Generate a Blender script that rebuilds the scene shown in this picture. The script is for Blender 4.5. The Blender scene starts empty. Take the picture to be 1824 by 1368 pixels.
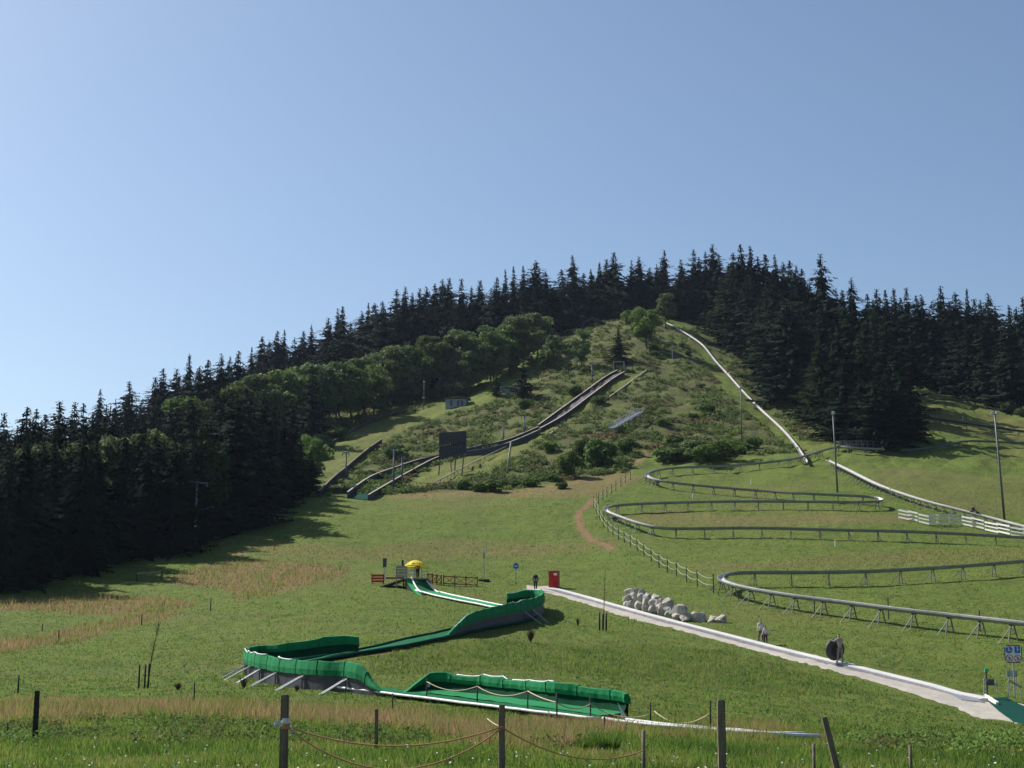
import bpy, bmesh, math, random
import numpy as np
from mathutils import Vector, Matrix
random.seed(7); rng = np.random.default_rng(7)
SC = bpy.context.scene
COL = SC.collection
R = math.radians
# ------------------------------------------------------------------ camera, sky, sun, exposure
F, HZ = 2700.0, 1130.0
TH = math.atan((HZ - 684) / F)
cam_d = bpy.data.cameras.new('camera'); cam = bpy.data.objects.new('camera', cam_d); COL.objects.link(cam)
cam_d.sensor_width = 36; cam_d.lens = 36 * F / 1824; cam_d.clip_start = 0.5; cam_d.clip_end = 8000
cam.rotation_euler = (math.pi / 2 + TH, 0, 0); SC.camera = cam
SUN_EL, SUN_AZ = R(42), R(-52)            # azimuth from +Y (view direction), negative = left
world = bpy.data.worlds.new('World'); SC.world = world; world.use_nodes = True
nt = world.node_tree; bg = nt.nodes['Background']
sky = nt.nodes.new('ShaderNodeTexSky'); sky.sky_type = 'NISHITA'; sky.sun_disc = False
sky.sun_elevation = SUN_EL; sky.sun_rotation = SUN_AZ; sky.altitude = 900
sky.air_density = 1.0; sky.dust_density = 2.8; sky.ozone_density = 5.0
hsv = nt.nodes.new('ShaderNodeHueSaturation'); hsv.inputs['Saturation'].default_value = .93
tint = nt.nodes.new('ShaderNodeMix'); tint.data_type = 'RGBA'; tint.blend_type = 'MULTIPLY'; tint.inputs[0].default_value = 1; tint.inputs[7].default_value = (.97, 1.0, .96, 1)
nt.links.new(sky.outputs[0], hsv.inputs['Color']); nt.links.new(hsv.outputs[0], tint.inputs[6]); nt.links.new(tint.outputs[2], bg.inputs[0]); bg.inputs[1].default_value = 0.082
sd = bpy.data.lights.new('sun', 'SUN'); sd.energy = 5.0; sd.angle = R(0.5); sd.color = (1, .95, .87)
sun = bpy.data.objects.new('sun', sd); COL.objects.link(sun)
to_sun = Vector((math.sin(SUN_AZ) * math.cos(SUN_EL), math.cos(SUN_AZ) * math.cos(SUN_EL), math.sin(SUN_EL)))
sun.rotation_euler = to_sun.to_track_quat('Z', 'Y').to_euler()
SC.view_settings.view_transform = 'Standard'; SC.view_settings.look = 'None'
SC.view_settings.exposure = 0.62; SC.view_settings.gamma = 1.0

# ------------------------------------------------------------------ terrain function
def ray(px, py):
    v = 684 - py
    dy = F * math.cos(TH) - v * math.sin(TH)
    return (px - 912) / dy, (F * math.sin(TH) + v * math.cos(TH)) / dy
def zslope(py): return ray(912, py)[1]
NEAR = [(15, 1470), (20, 1400), (30, 1338)]
PROF = {
 -500: [(48,1285),(65,1245),(85,1195),(110,1145),(150,1062),(180,1000),(230,940),(300,905),(400,875),(480,865)],
 0:    [(48,1285),(65,1245),(85,1195),(110,1145),(150,1062),(180,1000),(230,935),(300,900),(400,870),(480,860)],
 200:  [(48,1285),(65,1250),(85,1205),(110,1150),(150,1060),(180,988),(230,918),(300,872),(400,825),(480,800)],
 400:  [(48,1285),(65,1248),(85,1195),(110,1135),(150,1045),(180,985),(200,945),(230,895),(300,845),(400,770),(470,730)],
 560:  [(48,1285),(65,1250),(74,1222),(85,1190),(100,1150),(150,1035),(180,975),(230,885),(250,868),(300,820),(350,770),(400,745),(470,692)],
 700:  [(48,1285),(65,1248),(78,1197),(90,1152),(110,1110),(150,1035),(180,980),(230,882),(245,872),(280,842),(320,798),(370,740),(395,727),(430,700),(470,660)],
 850:  [(48,1300),(62,1258),(75,1220),(90,1170),(106,1125),(125,1085),(150,1045),(180,990),(225,882),(240,866),(280,825),(330,765),(370,716),(400,690),(470,638)],
 1000: [(48,1305),(57,1275),(75,1225),(100,1160),(120,1112),(146,1062),(180,985),(220,882),(235,868),(265,832),(320,750),(370,680),(400,640),(430,602),(470,588)],
 1150: [(48,1312),(60,1277),(80,1222),(100,1170),(110,1140),(127,1098),(145,1055),(165,1005),(190,940),(215,890),(240,857),(255,838),(290,790),(340,710),(380,650),(410,600),(430,571),(480,558)],
 1300: [(48,1318),(65,1280),(85,1225),(105,1163),(114,1132),(130,1090),(140,1060),(160,1010),(185,952),(210,905),(240,862),(260,828),(290,792),(340,715),(390,650),(430,602),(480,584)],
 1450: [(48,1324),(70,1275),(90,1210),(103,1168),(115,1128),(130,1082),(150,1032),(180,960),(205,910),(230,872),(250,834),(265,812),(290,790),(340,740),(400,680),(450,640),(500,630)],
 1600: [(48,1330),(65,1300),(80,1255),(94,1207),(108,1152),(120,1105),(150,1030),(185,955),(205,908),(230,868),(260,822),(280,792),(330,728),(400,680),(450,662)],
 1750: [(48,1334),(65,1306),(78,1275),(86,1246),(97,1200),(108,1135),(130,1078),(150,1024),(180,970),(200,932),(230,880),(260,824),(300,772),(350,726),(400,698),(430,690),(480,672)],
 1824: [(48,1334),(62,1310),(74,1285),(83,1258),(95,1200),(106,1135),(130,1075),(150,1020),(180,972),(200,940),(230,885),(260,830),(300,790),(350,745),(400,728),(470,700)],
 2300: [(48,1334),(62,1310),(74,1285),(83,1258),(95,1200),(106,1135),(130,1075),(150,1020),(180,972),(200,940),(230,885),(260,835),(300,795),(350,755),(400,735),(470,710)],
}
YG = np.geomspace(12, 1300, 620); AG = np.linspace(-.75, .75, 361)
pxs = sorted(PROF)
colz = []
for p in pxs:
    pts = NEAR + PROF[p]
    yy = [q[0] for q in pts]; zz = [q[0] * zslope(q[1]) for q in pts]
    zl = zz[-1]; yl = yy[-1]
    yy += [yl + 60, 800, 1300]; zz += [zl + 1, zl - 30, zl - 90]
    colz.append(np.interp(YG, yy, zz))
colz = np.array(colz); ca = np.array([(p - 912) / F for p in pxs])
G = np.empty((len(AG), len(YG)))
for j in range(len(YG)): G[:, j] = np.interp(AG, ca, colz[:, j])
def gsm(M, s, ax):
    n = int(3 * s); k = np.exp(-.5 * (np.arange(-n, n + 1) / s) ** 2); k /= k.sum()
    pad = [(0, 0), (0, 0)]; pad[ax] = (n, n)
    P = np.pad(M, pad, mode='edge')
    return np.apply_along_axis(lambda v: np.convolve(v, k, 'valid'), ax, P)
G = gsm(gsm(G, 2.5, 1), 4.5, 0)
_w = [(random.uniform(0, 6.28), random.uniform(0, 6.28)) for _ in range(40)]
def waves(x, y, L, n=7, off=0):
    r = 0
    for i in range(n):
        a, ph = _w[(i + off) % 40]; l = L * (0.6 + .13 * ((i * 5 + off) % 7))
        r = r + np.sin((x * math.cos(a) + y * math.sin(a)) * 6.283 / l + ph + 1.7 * np.sin((x * math.sin(a) - y * math.cos(a)) * 3.1 / l))
    return r / math.sqrt(n)
LA = math.log(1300 / 12)
def gz(x, y):
    x = np.asarray(x, float); y = np.asarray(y, float)
    yc = np.clip(y, 12, 1299)
    fa = np.clip((x / np.maximum(y, 20) + .75) / 1.5 * (len(AG) - 1), 0, len(AG) - 1.001)
    fy = np.clip(np.log(yc / 12) / LA * (len(YG) - 1), 0, len(YG) - 1.001)
    i = fa.astype(int); j = fy.astype(int); u = fa - i; v = fy - j
    z = G[i, j] * (1 - u) * (1 - v) + G[i + 1, j] * u * (1 - v) + G[i, j + 1] * (1 - u) * v + G[i + 1, j + 1] * u * v
    amp = np.interp(y, [0, 20, 70, 150, 235, 260, 420], [.02, .04, .07, .12, .2, .75, .9])
    am2 = np.interp(y, [0, 20, 235, 260, 420], [.02, .03, .05, .3, .3])
    am3 = np.interp(y, [0, 20, 60, 200, 260], [.008, .012, .05, .06, 0])
    return z + amp * .5 * waves(x, y, 18) + am2 * .5 * waves(x, y, 4.2, 7, 11) + am3 * .5 * waves(x, y, 2.1, 7, 19) * (1 + waves(x, y, 30, 5, 2)).clip(.2, 2)
def g(x, y): return float(gz(x, y))
_YS = np.geomspace(14, 620, 2600)
def hit(px, py, h=0.0, ymin=14):
    a, s = ray(px, py)
    m = _YS >= ymin
    Y = _YS[m]; d = Y * s - (gz(Y * a, Y) + h)
    k = np.nonzero(d <= 0)[0]
    if len(k) == 0: i = len(Y) - 1; y = Y[i]
    else:
        i = k[0]
        if i == 0: y = Y[0]
        else:
            t = d[i - 1] / (d[i - 1] - d[i]); y = Y[i - 1] + (Y[i] - Y[i - 1]) * t
    return Vector((y * a, y, y * s))
def gs(x, y): return float(np.mean(gz(np.array([x, x - 1, x + 1, x, x, x - .6, x + .6]), np.array([y, y, y, y - 1, y + 1, y + .7, y - .7]))))
def P(px, py, Y):
    a, s = ray(px, py); return Vector((Y * a, Y, Y * s))
def topx(x, y, z):
    c, s = math.cos(TH), math.sin(TH)
    d = y * c + z * s; u = -y * s + z * c
    return 912 + F * x / d, 684 - F * u / d
def mpp(Y): return Y / F          # metres per photo pixel at a distance

# ------------------------------------------------------------------ object helpers
def tag(o, label=None, cat=None, group=None, kind=None):
    if label: o['label'] = label
    if cat: o['category'] = cat
    if group: o['group'] = group
    if kind: o['kind'] = kind
    return o
def thing(name, label, cat, loc=(0, 0, 0), rz=0, group=None):
    o = bpy.data.objects.new(name, None); COL.objects.link(o); o.location = loc; o.rotation_euler = (0, 0, rz)
    o.empty_display_size = .3
    return tag(o, label, cat, group)
class MB:
    def __init__(s): s.v = []; s.f = []; s.m = []
    def face(s, pts, mi=0):
        n = len(s.v); s.v += [tuple(p) for p in pts]; s.f.append(tuple(range(n, n + len(pts)))); s.m.append(mi)
    def box(s, c, d, rot=None, mi=0, taper=1.0):
        c = Vector(c); hx, hy, hz = d[0] / 2, d[1] / 2, d[2] / 2; n = len(s.v)
        for k in (-1, 1):
            t = taper if k > 0 else 1
            for i, j in ((-1, -1), (1, -1), (1, 1), (-1, 1)):
                p = Vector((i * hx * t, j * hy * t, k * hz))
                if rot is not None: p = rot @ p
                s.v.append(tuple(c + p))
        for q in ((0, 3, 2, 1), (4, 5, 6, 7), (0, 1, 5, 4), (1, 2, 6, 5), (2, 3, 7, 6), (3, 0, 4, 7)):
            s.f.append(tuple(n + a for a in q)); s.m.append(mi)
        return s
    def bar(s, a, b, w, d=None, mi=0, up=Vector((0, 0, 1))):
        a = Vector(a); b = Vector(b); d = d or w; z = b - a; L = z.length
        if L < 1e-6: return s
        z /= L
        x = up.cross(z)
        if x.length < .01: x = Vector((1, 0, 0))
        x.normalize(); y = z.cross(x)
        s.box((a + b) / 2, (w, d, L), Matrix((x, y, z)).transposed(), mi); return s
    def tube(s, pts, r, n=6, mi=0, cap=True):
        pts = [Vector(p) for p in pts]; m = len(pts); rs = r if isinstance(r, (list, tuple)) else [r] * m
        base = len(s.v)
        for i, p in enumerate(pts):
            t = (pts[min(i + 1, m - 1)] - pts[max(i - 1, 0)]).normalized()
            x = t.cross(Vector((0, 0, 1)))
            if x.length < .05: x = t.cross(Vector((0, 1, 0)))
            x.normalize(); y = t.cross(x)
            for k in range(n):
                a = 6.28319 * k / n; s.v.append(tuple(p + (x * math.cos(a) + y * math.sin(a)) * rs[i]))
        for i in range(m - 1):
            for k in range(n):
                s.f.append((base + i * n + k, base + i * n + (k + 1) % n, base + (i + 1) * n + (k + 1) % n, base + (i + 1) * n + k)); s.m.append(mi)
        if cap:
            s.f.append(tuple(base + k for k in range(n))[::-1]); s.m.append(mi)
            s.f.append(tuple(base + (m - 1) * n + k for k in range(n))); s.m.append(mi)
        return s
    def strip(s, rows, mi=0, closed=False):
        """rows: list of equally long point lists"""
        n = len(rows[0]); base = len(s.v)
        for r_ in rows: s.v += [tuple(p) for p in r_]
        for i in range(len(rows) - 1):
            for k in range(n - (0 if closed else 1)):
                k2 = (k + 1) % n
                s.f.append((base + i * n + k, base + i * n + k2, base + (i + 1) * n + k2, base + (i + 1) * n + k)); s.m.append(mi)
        return s
    def build(s, name, mats, parent=None, smooth=False, loc=None):
        me = bpy.data.meshes.new(name); me.from_pydata(s.v, [], s.f)
        if not isinstance(mats, (list, tuple)): mats = [mats]
        for m in mats: me.materials.append(m)
        if len(mats) > 1: me.polygons.foreach_set('material_index', s.m)
        if smooth: me.polygons.foreach_set('use_smooth', [True] * len(s.f))
        me.update()
        o = bpy.data.objects.new(name, me); COL.objects.link(o)
        if loc is not None: o.location = loc
        if parent: o.parent = parent
        return o
def off(pts, o): return [Vector(p) - Vector(o) for p in pts]
def catmull(P_, n=8):
    P_ = [tuple(p) for p in P_]; out = []
    for i in range(len(P_) - 1):
        p0 = P_[max(i - 1, 0)]; p1 = P_[i]; p2 = P_[i + 1]; p3 = P_[min(i + 2, len(P_) - 1)]
        for k in range(n):
            t = k / n
            out.append(tuple(.5 * ((2 * b) + (-a + c) * t + (2 * a - 5 * b + 4 * c - d) * t * t + (-a + 3 * b - 3 * c + d) * t ** 3) for a, b, c, d in zip(p0, p1, p2, p3)))
    out.append(P_[-1]); return out
def resample(pts, step):
    pts = [Vector(p) for p in pts]; L = [0]
    for a, b in zip(pts, pts[1:]): L.append(L[-1] + (b - a).length)
    n = max(2, int(round(L[-1] / step)) + 1); out = []; j = 0
    for i in range(n):
        t = L[-1] * i / (n - 1)
        while j < len(L) - 2 and L[j + 1] < t: j += 1
        u = (t - L[j]) / max(L[j + 1] - L[j], 1e-9); out.append(pts[j].lerp(pts[j + 1], u))
    return out
def smooth_pts(pts, k=2):
    pts = [Vector(p) for p in pts]
    for _ in range(k):
        q = pts[:]
        for i in range(1, len(pts) - 1): q[i] = pts[i - 1] * .25 + pts[i] * .5 + pts[i + 1] * .25
        pts = q
    return pts
def quads_mesh(name, C, U, V, mat, attrs=None, tri=False):
    n = len(C)
    if tri: co = np.stack([C - U, C + U, C + V], 1).reshape(-1, 3); k = 3
    else: co = np.stack([C - U - V, C + U - V, C + U + V, C - U + V], 1).reshape(-1, 3); k = 4
    me = bpy.data.meshes.new(name)
    me.vertices.add(n * k); me.vertices.foreach_set('co', co.astype(np.float32).ravel())
    me.loops.add(n * k); me.loops.foreach_set('vertex_index', np.arange(n * k, dtype=np.int32))
    me.polygons.add(n); me.polygons.foreach_set('loop_start', np.arange(0, n * k, k, dtype=np.int32))
    me.polygons.foreach_set('loop_total', np.full(n, k, np.int32))
    me.update(calc_edges=True); me.materials.append(mat)
    if attrs:
        for nm, arr in attrs.items():
            at = me.attributes.new(nm, 'FLOAT', 'POINT'); at.data.foreach_set('value', np.repeat(arr, k).astype(np.float32))
    return me
def rand_unit(n):
    v = rng.normal(size=(n, 3)); return v / np.linalg.norm(v, axis=1)[:, None]
def leaf_quads(C, N, size, asp=1.0, jit=.8):
    """leaf cards at C facing roughly N"""
    n = len(C); nn = N + rand_unit(n) * jit; nn /= np.linalg.norm(nn, axis=1)[:, None] + 1e-9
    t = np.cross(nn, rand_unit(n)); t /= np.linalg.norm(t, axis=1)[:, None] + 1e-9
    b = np.cross(nn, t); s = np.asarray(size).reshape(-1, 1) * (0.6 + .8 * rng.random((n, 1)))
    return C, t * s, b * s * asp

# ------------------------------------------------------------------ materials
def mat(name, c1, c2=None, scale=4, rough=.8, metal=0, bump=0, bscale=None, spec=.3, coords='Object', stretch=None, rnd=0, transl=0):
    m = bpy.data.materials.new(name); m.use_nodes = True; t = m.node_tree; b = t.nodes['Principled BSDF']
    b.inputs['Roughness'].default_value = rough; b.inputs['Metallic'].default_value = metal; b.inputs['Specular IOR Level'].default_value = spec
    c1 = (*c1, 1); c2 = (*c2, 1) if c2 else tuple([c * .72 for c in c1[:3]] + [1])
    tc = t.nodes.new('ShaderNodeTexCoord'); mp = t.nodes.new('ShaderNodeMapping')
    t.links.new(tc.outputs[coords], mp.inputs[0])
    if stretch: mp.inputs['Scale'].default_value = stretch
    no = t.nodes.new('ShaderNodeTexNoise'); no.inputs['Scale'].default_value = scale; no.inputs['Detail'].default_value = 6; no.inputs['Roughness'].default_value = .65
    t.links.new(mp.outputs[0], no.inputs['Vector'])
    r = t.nodes.new('ShaderNodeMapRange'); r.inputs[1].default_value = .33; r.inputs[2].default_value = .67; t.links.new(no.outputs['Fac'], r.inputs[0])
    mx = t.nodes.new('ShaderNodeMix'); mx.data_type = 'RGBA'; mx.inputs[6].default_value = c1; mx.inputs[7].default_value = c2
    t.links.new(r.outputs[0], mx.inputs[0]); out = mx.outputs[2]
    if rnd:
        oi = t.nodes.new('ShaderNodeObjectInfo'); hs = t.nodes.new('ShaderNodeHueSaturation')
        a = t.nodes.new('ShaderNodeMapRange'); a.inputs[3].default_value = 1 - rnd; a.inputs[4].default_value = 1 + rnd
        t.links.new(oi.outputs['Random'], a.inputs[0]); t.links.new(a.outputs[0], hs.inputs['Value'])
        a2 = t.nodes.new('ShaderNodeMapRange'); a2.inputs[3].default_value = .5 - rnd * .05; a2.inputs[4].default_value = .5 + rnd * .05
        ml = t.nodes.new('ShaderNodeMath'); ml.operation = 'FRACT'; m2 = t.nodes.new('ShaderNodeMath'); m2.operation = 'MULTIPLY'; m2.inputs[1].default_value = 7.31
        t.links.new(oi.outputs['Random'], m2.inputs[0]); t.links.new(m2.outputs[0], ml.inputs[0]); t.links.new(ml.outputs[0], a2.inputs[0]); t.links.new(a2.outputs[0], hs.inputs['Hue'])
        t.links.new(out, hs.inputs['Color']); out = hs.outputs[0]
    t.links.new(out, b.inputs['Base Color'])
    if bump:
        nb = t.nodes.new('ShaderNodeTexNoise'); nb.inputs['Scale'].default_value = bscale or scale * 3; nb.inputs['Detail'].default_value = 4
        t.links.new(mp.outputs[0], nb.inputs['Vector'])
        bp = t.nodes.new('ShaderNodeBump'); bp.inputs['Distance'].default_value = bump; t.links.new(nb.outputs['Fac'], bp.inputs['Height']); t.links.new(bp.outputs[0], b.inputs['Normal'])
    if transl:
        tr = t.nodes.new('ShaderNodeBsdfTranslucent'); ms = t.nodes.new('ShaderNodeMixShader'); ms.inputs[0].default_value = transl
        t.links.new(out, tr.inputs[0]); t.links.new(b.outputs[0], ms.inputs[1]); t.links.new(tr.outputs[0], ms.inputs[2])
        t.links.new(ms.outputs[0], t.nodes['Material Output'].inputs[0])
    return m
M = {
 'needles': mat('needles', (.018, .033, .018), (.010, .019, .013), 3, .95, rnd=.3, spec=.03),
 'needles_lit': mat('needles_lit_green', (.04, .06, .022), (.02, .035, .015), 3, .95, rnd=.3, spec=.03, transl=.1),  # brighter green needle copy, sunlight put into the colour
 'leaves': mat('leaves', (.125, .195, .04), (.07, .115, .028), 3, .7, rnd=.3, spec=.2, transl=.35),
 'leaves_grey': mat('leaves_greygreen', (.15, .20, .07), (.085, .12, .042), 3, .75, rnd=.25, spec=.2, transl=.3),
 'leaves_bright': mat('leaves_bright', (.10, .16, .03), (.055, .10, .02), 3, .7, rnd=.2, spec=.2, transl=.3),
 'leaves_shade': mat('leaves_shade', (.035, .062, .016), (.02, .036, .012), 3, .8, rnd=.1, spec=.1, transl=.12),  # leaf colour darkened to put the dome tree in shade
 'run_grey': mat('grey_run_surface', (.40, .385, .39), (.27, .26, .265), .7, .6),
 'bark': mat('bark', (.07, .055, .04), (.035, .028, .02), 8, .9, bump=.02),
 'twig': mat('twig', (.10, .055, .035), (.05, .03, .022), 6, .9),
 'post': mat('weathered_post', (.22, .175, .13), (.09, .07, .055), 3, .85, bump=.012, bscale=18, stretch=(6, 6, .8)),
 'post_dark': mat('dark_post', (.045, .038, .03), (.02, .018, .015), 4, .85, bump=.01, stretch=(6, 6, 1)),
 'wood': mat('grey_wood', (.22, .18, .14), (.10, .08, .06), 3, .85, bump=.01, stretch=(1, 1, 8)),
 'wood_dark': mat('dark_wood', (.06, .048, .04), (.03, .025, .022), 3, .85, bump=.01),
 'wood_pale': mat('pale_wood', (.42, .37, .30), (.25, .22, .18), 5, .8, bump=.005),
 'galv': mat('galvanised_steel', (.42, .43, .45), (.28, .29, .31), 3, .45, metal=.6, spec=.5),
 'steel': mat('brushed_steel_trough', (.50, .49, .47), (.36, .35, .34), 1.2, .38, metal=.45, spec=.5),
 'steel_shade_side': mat('shaded_trough_side', (.30, .31, .32), (.20, .205, .215), 1.5, .55, metal=.2),  # trough steel darkened, shade put into the outer side's colour
 'galv_dull': mat('dull_galvanised_steel', (.17, .175, .18), (.10, .105, .11), 3, .6, metal=.3),
 'steel_dark': mat('dark_steel', (.09, .095, .11), (.05, .055, .065), 4, .6, metal=.4),
 'steel_blue': mat('blue_grey_steel', (.16, .18, .24), (.09, .10, .14), 4, .6, metal=.2),
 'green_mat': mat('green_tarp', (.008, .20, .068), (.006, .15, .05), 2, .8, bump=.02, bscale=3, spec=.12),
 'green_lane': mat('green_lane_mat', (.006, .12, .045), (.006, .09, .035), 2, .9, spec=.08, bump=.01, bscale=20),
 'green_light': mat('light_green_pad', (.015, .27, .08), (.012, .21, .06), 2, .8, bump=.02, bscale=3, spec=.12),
 'green_shade_seam': mat('shade_and_seam_green', (.004, .055, .024), (.003, .035, .016), 2, .9, spec=.05),  # darkened green: painted shade below the pad overhang, also the seam lines
 'teal': mat('teal_mat', (.006, .055, .042), (.005, .04, .03), 6, .95, spec=.05, bump=.01),
 'tarp_grey': mat('grey_tarp', (.07, .07, .085), (.035, .035, .045), 2.5, .6, bump=.02, bscale=4),
 'white': mat('white_vinyl', (.72, .72, .72), (.5, .5, .5), 5, .5),
 'white_paint': mat('white_paint', (.78, .77, .74), (.6, .59, .56), 3, .55),
 'belt': mat('pale_conveyor_belt', (.62, .61, .60), (.5, .49, .48), .8, .6),
 'belt_side': mat('grey_conveyor_side', (.22, .22, .24), (.15, .15, .165), 1.5, .6, metal=.2),
 'red': mat('red_paint', (.55, .02, .015), (.38, .015, .012), 4, .45),
 'red_wood': mat('faded_red_wood', (.38, .07, .03), (.22, .05, .03), 4, .8),
 'yellow': mat('yellow_fabric', (.88, .72, .05), (.78, .60, .03), 4, .7, transl=.3),
 'blue': mat('blue_sign_paint', (.03, .14, .48), (.025, .11, .40), 6, .4),
 'sign_red': mat('sign_red', (.5, .03, .03), None, 6, .5),
 'black': mat('black', (.015, .015, .018), None, 6, .6),
 'rubber': mat('black_rubber', (.022, .022, .024), (.04, .04, .042), 6, .5, spec=.4),
 'rubber_dusty': mat('dusty_rubber', (.085, .075, .07), (.04, .036, .035), 5, .7),
 'slate': mat('slate_board', (.045, .045, .062), (.028, .028, .042), 5, .7, stretch=(6, 6, 1)),
 'stone': mat('pale_limestone', (.48, .45, .39), (.25, .235, .20), 3.5, .9, bump=.08, bscale=5),
 'plaster': mat('pale_plaster', (.34, .36, .38), (.24, .25, .27), 2, .85),
 'roof_turf': mat('turf_roof', (.12, .12, .04), (.06, .07, .025), 2, .95, bump=.1),
 'rope': mat('pale_rope', (.48, .40, .26), (.33, .27, .17), 8, .9),
 'rope_red': mat('faded_orange_rope', (.50, .22, .12), (.38, .19, .12), 8, .9),
 'rope_green': mat('pale_green_rope', (.38, .46, .34), (.28, .35, .25), 6, .8),
 'fence_green': mat('dark_green_post', (.03, .055, .035), (.02, .035, .025), 6, .7),
 'skin': mat('skin', (.45, .26, .18), None, 8, .6),
 'glass': mat('lamp_glass', (.6, .65, .7), None, 8, .15, spec=.6),
 'window': mat('dark_window', (.02, .022, .028), None, 4, .2, spec=.6),
}
# terrain shader -------------------------------------------------------------
def ground_mat():
    m = bpy.data.materials.new('grass_ground'); m.use_nodes = True; t = m.node_tree; b = t.nodes['Principled BSDF']
    N = t.nodes; Lk = t.links.new
    b.inputs['Roughness'].default_value = .95; b.inputs['Specular IOR Level'].default_value = .1
    geo = N.new('ShaderNodeNewGeometry')
    def noise(s, d=5, r=.6, st=None):
        n = N.new('ShaderNodeTexNoise'); n.inputs['Scale'].default_value = s; n.inputs['Detail'].default_value = d; n.inputs['Roughness'].default_value = r
        if st:
            mp = N.new('ShaderNodeMapping'); mp.inputs['Scale'].default_value = st; Lk(geo.outputs['Position'], mp.inputs[0]); Lk(mp.outputs[0], n.inputs['Vector'])
        else: Lk(geo.outputs['Position'], n.inputs['Vector'])
        return n.outputs['Fac']
    def rng_(x, a, b_, c=0, d=1):
        r = N.new('ShaderNodeMapRange'); r.inputs[1].default_value = a; r.inputs[2].default_value = b_; r.inputs[3].default_value = c; r.inputs[4].default_value = d; Lk(x, r.inputs[0]); return r.outputs[0]
    def mix(f, a, b_):
        x = N.new('ShaderNodeMix'); x.data_type = 'RGBA'
        if isinstance(f, float): x.inputs[0].default_value = f
        else: Lk(f, x.inputs[0])
        for i, c in ((6, a), (7, b_)):
            if isinstance(c, tuple): x.inputs[i].default_value = (*c, 1)
            else: Lk(c, x.inputs[i])
        return x.outputs[2]
    def math_(op, a, b_):
        x = N.new('ShaderNodeMath'); x.operation = op; x.use_clamp = True
        for i, c in ((0, a), (1, b_)):
            if isinstance(c, (int, float)): x.inputs[i].default_value = c
            else: Lk(c, x.inputs[i])
        return x.outputs[0]
    def attr(n): x = N.new('ShaderNodeAttribute'); x.attribute_name = n; return x.outputs['Fac']
    fine = noise(1.3, 8, .8); mid = noise(.28, 5, .65); big = noise(.045, 4, .6); vfine = noise(7, 4, .7); streak = noise(.5, 4, .65, (.35, 1.6, 1))
    green = mix(rng_(mid, .42, .60), GC['lush1'], GC['lush2'])
    green = mix(rng_(fine, .44, .60), green, GC['olive'])
    green = mix(rng_(vfine, .52, .72, 0, .45), green, GC['bright'])
    dry = mix(rng_(fine, .4, .62), GC['dry1'], GC['dry2'])
    dry = mix(rng_(streak, .55, .7, 0, .5), dry, GC['dry3'])
    dm = math_('ADD', attr('dry'), math_('MULTIPLY', rng_(big, .5, .68), .35))
    dm = math_('ADD', dm, math_('MULTIPLY', rng_(streak, .55, .75), .28))
    dmn = math_('MULTIPLY', dm, rng_(mid, .25, .6, .55, 1.1))
    col = mix(dmn, green, dry)
    heath = mix(rng_(noise(.55, 6, .7), .4, .6), GC['heath1'], GC['heath2'])
    heath = mix(rng_(noise(.16, 4, .6), .5, .64, 0, .8), heath, GC['heath3'])
    heath = mix(rng_(fine, .55, .7, 0, .5), heath, GC['heath4'])
    col = mix(attr('heath'), col, heath)
    dirt = mix(rng_(fine, .35, .65), GC['dirt1'], GC['dirt2'])
    col = mix(attr('dirt'), col, dirt)
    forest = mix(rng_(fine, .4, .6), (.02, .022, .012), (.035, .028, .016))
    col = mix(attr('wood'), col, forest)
    Lk(col, b.inputs['Base Color'])
    hgt = math_('ADD', math_('MULTIPLY', noise(2.2, 7, .75), .55), math_('MULTIPLY', noise(.6, 4, .6), .45))
    bp = N.new('ShaderNodeBump'); Lk(hgt, bp.inputs['Height'])
    rr = N.new('ShaderNodeMath'); rr.operation = 'MULTIPLY_ADD'; Lk(attr('rough'), rr.inputs[0]); rr.inputs[1].default_value = 1.1; rr.inputs[2].default_value = .7
    Lk(rr.outputs[0], bp.inputs['Distance']); bp.inputs['Strength'].default_value = .8
    Lk(bp.outputs[0], b.inputs['Normal'])
    return m
GC = dict(lush1=(.095, .155, .024), lush2=(.058, .105, .018), olive=(.135, .15, .036), bright=(.17, .235, .04),
          dry1=(.20, .155, .065), dry2=(.135, .10, .045), dry3=(.24, .18, .085),
          heath1=(.085, .11, .034), heath2=(.14, .13, .055), heath3=(.13, .155, .042), heath4=(.055, .058, .026),
          dirt1=(.26, .15, .08), dirt2=(.18, .12, .07))

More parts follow.
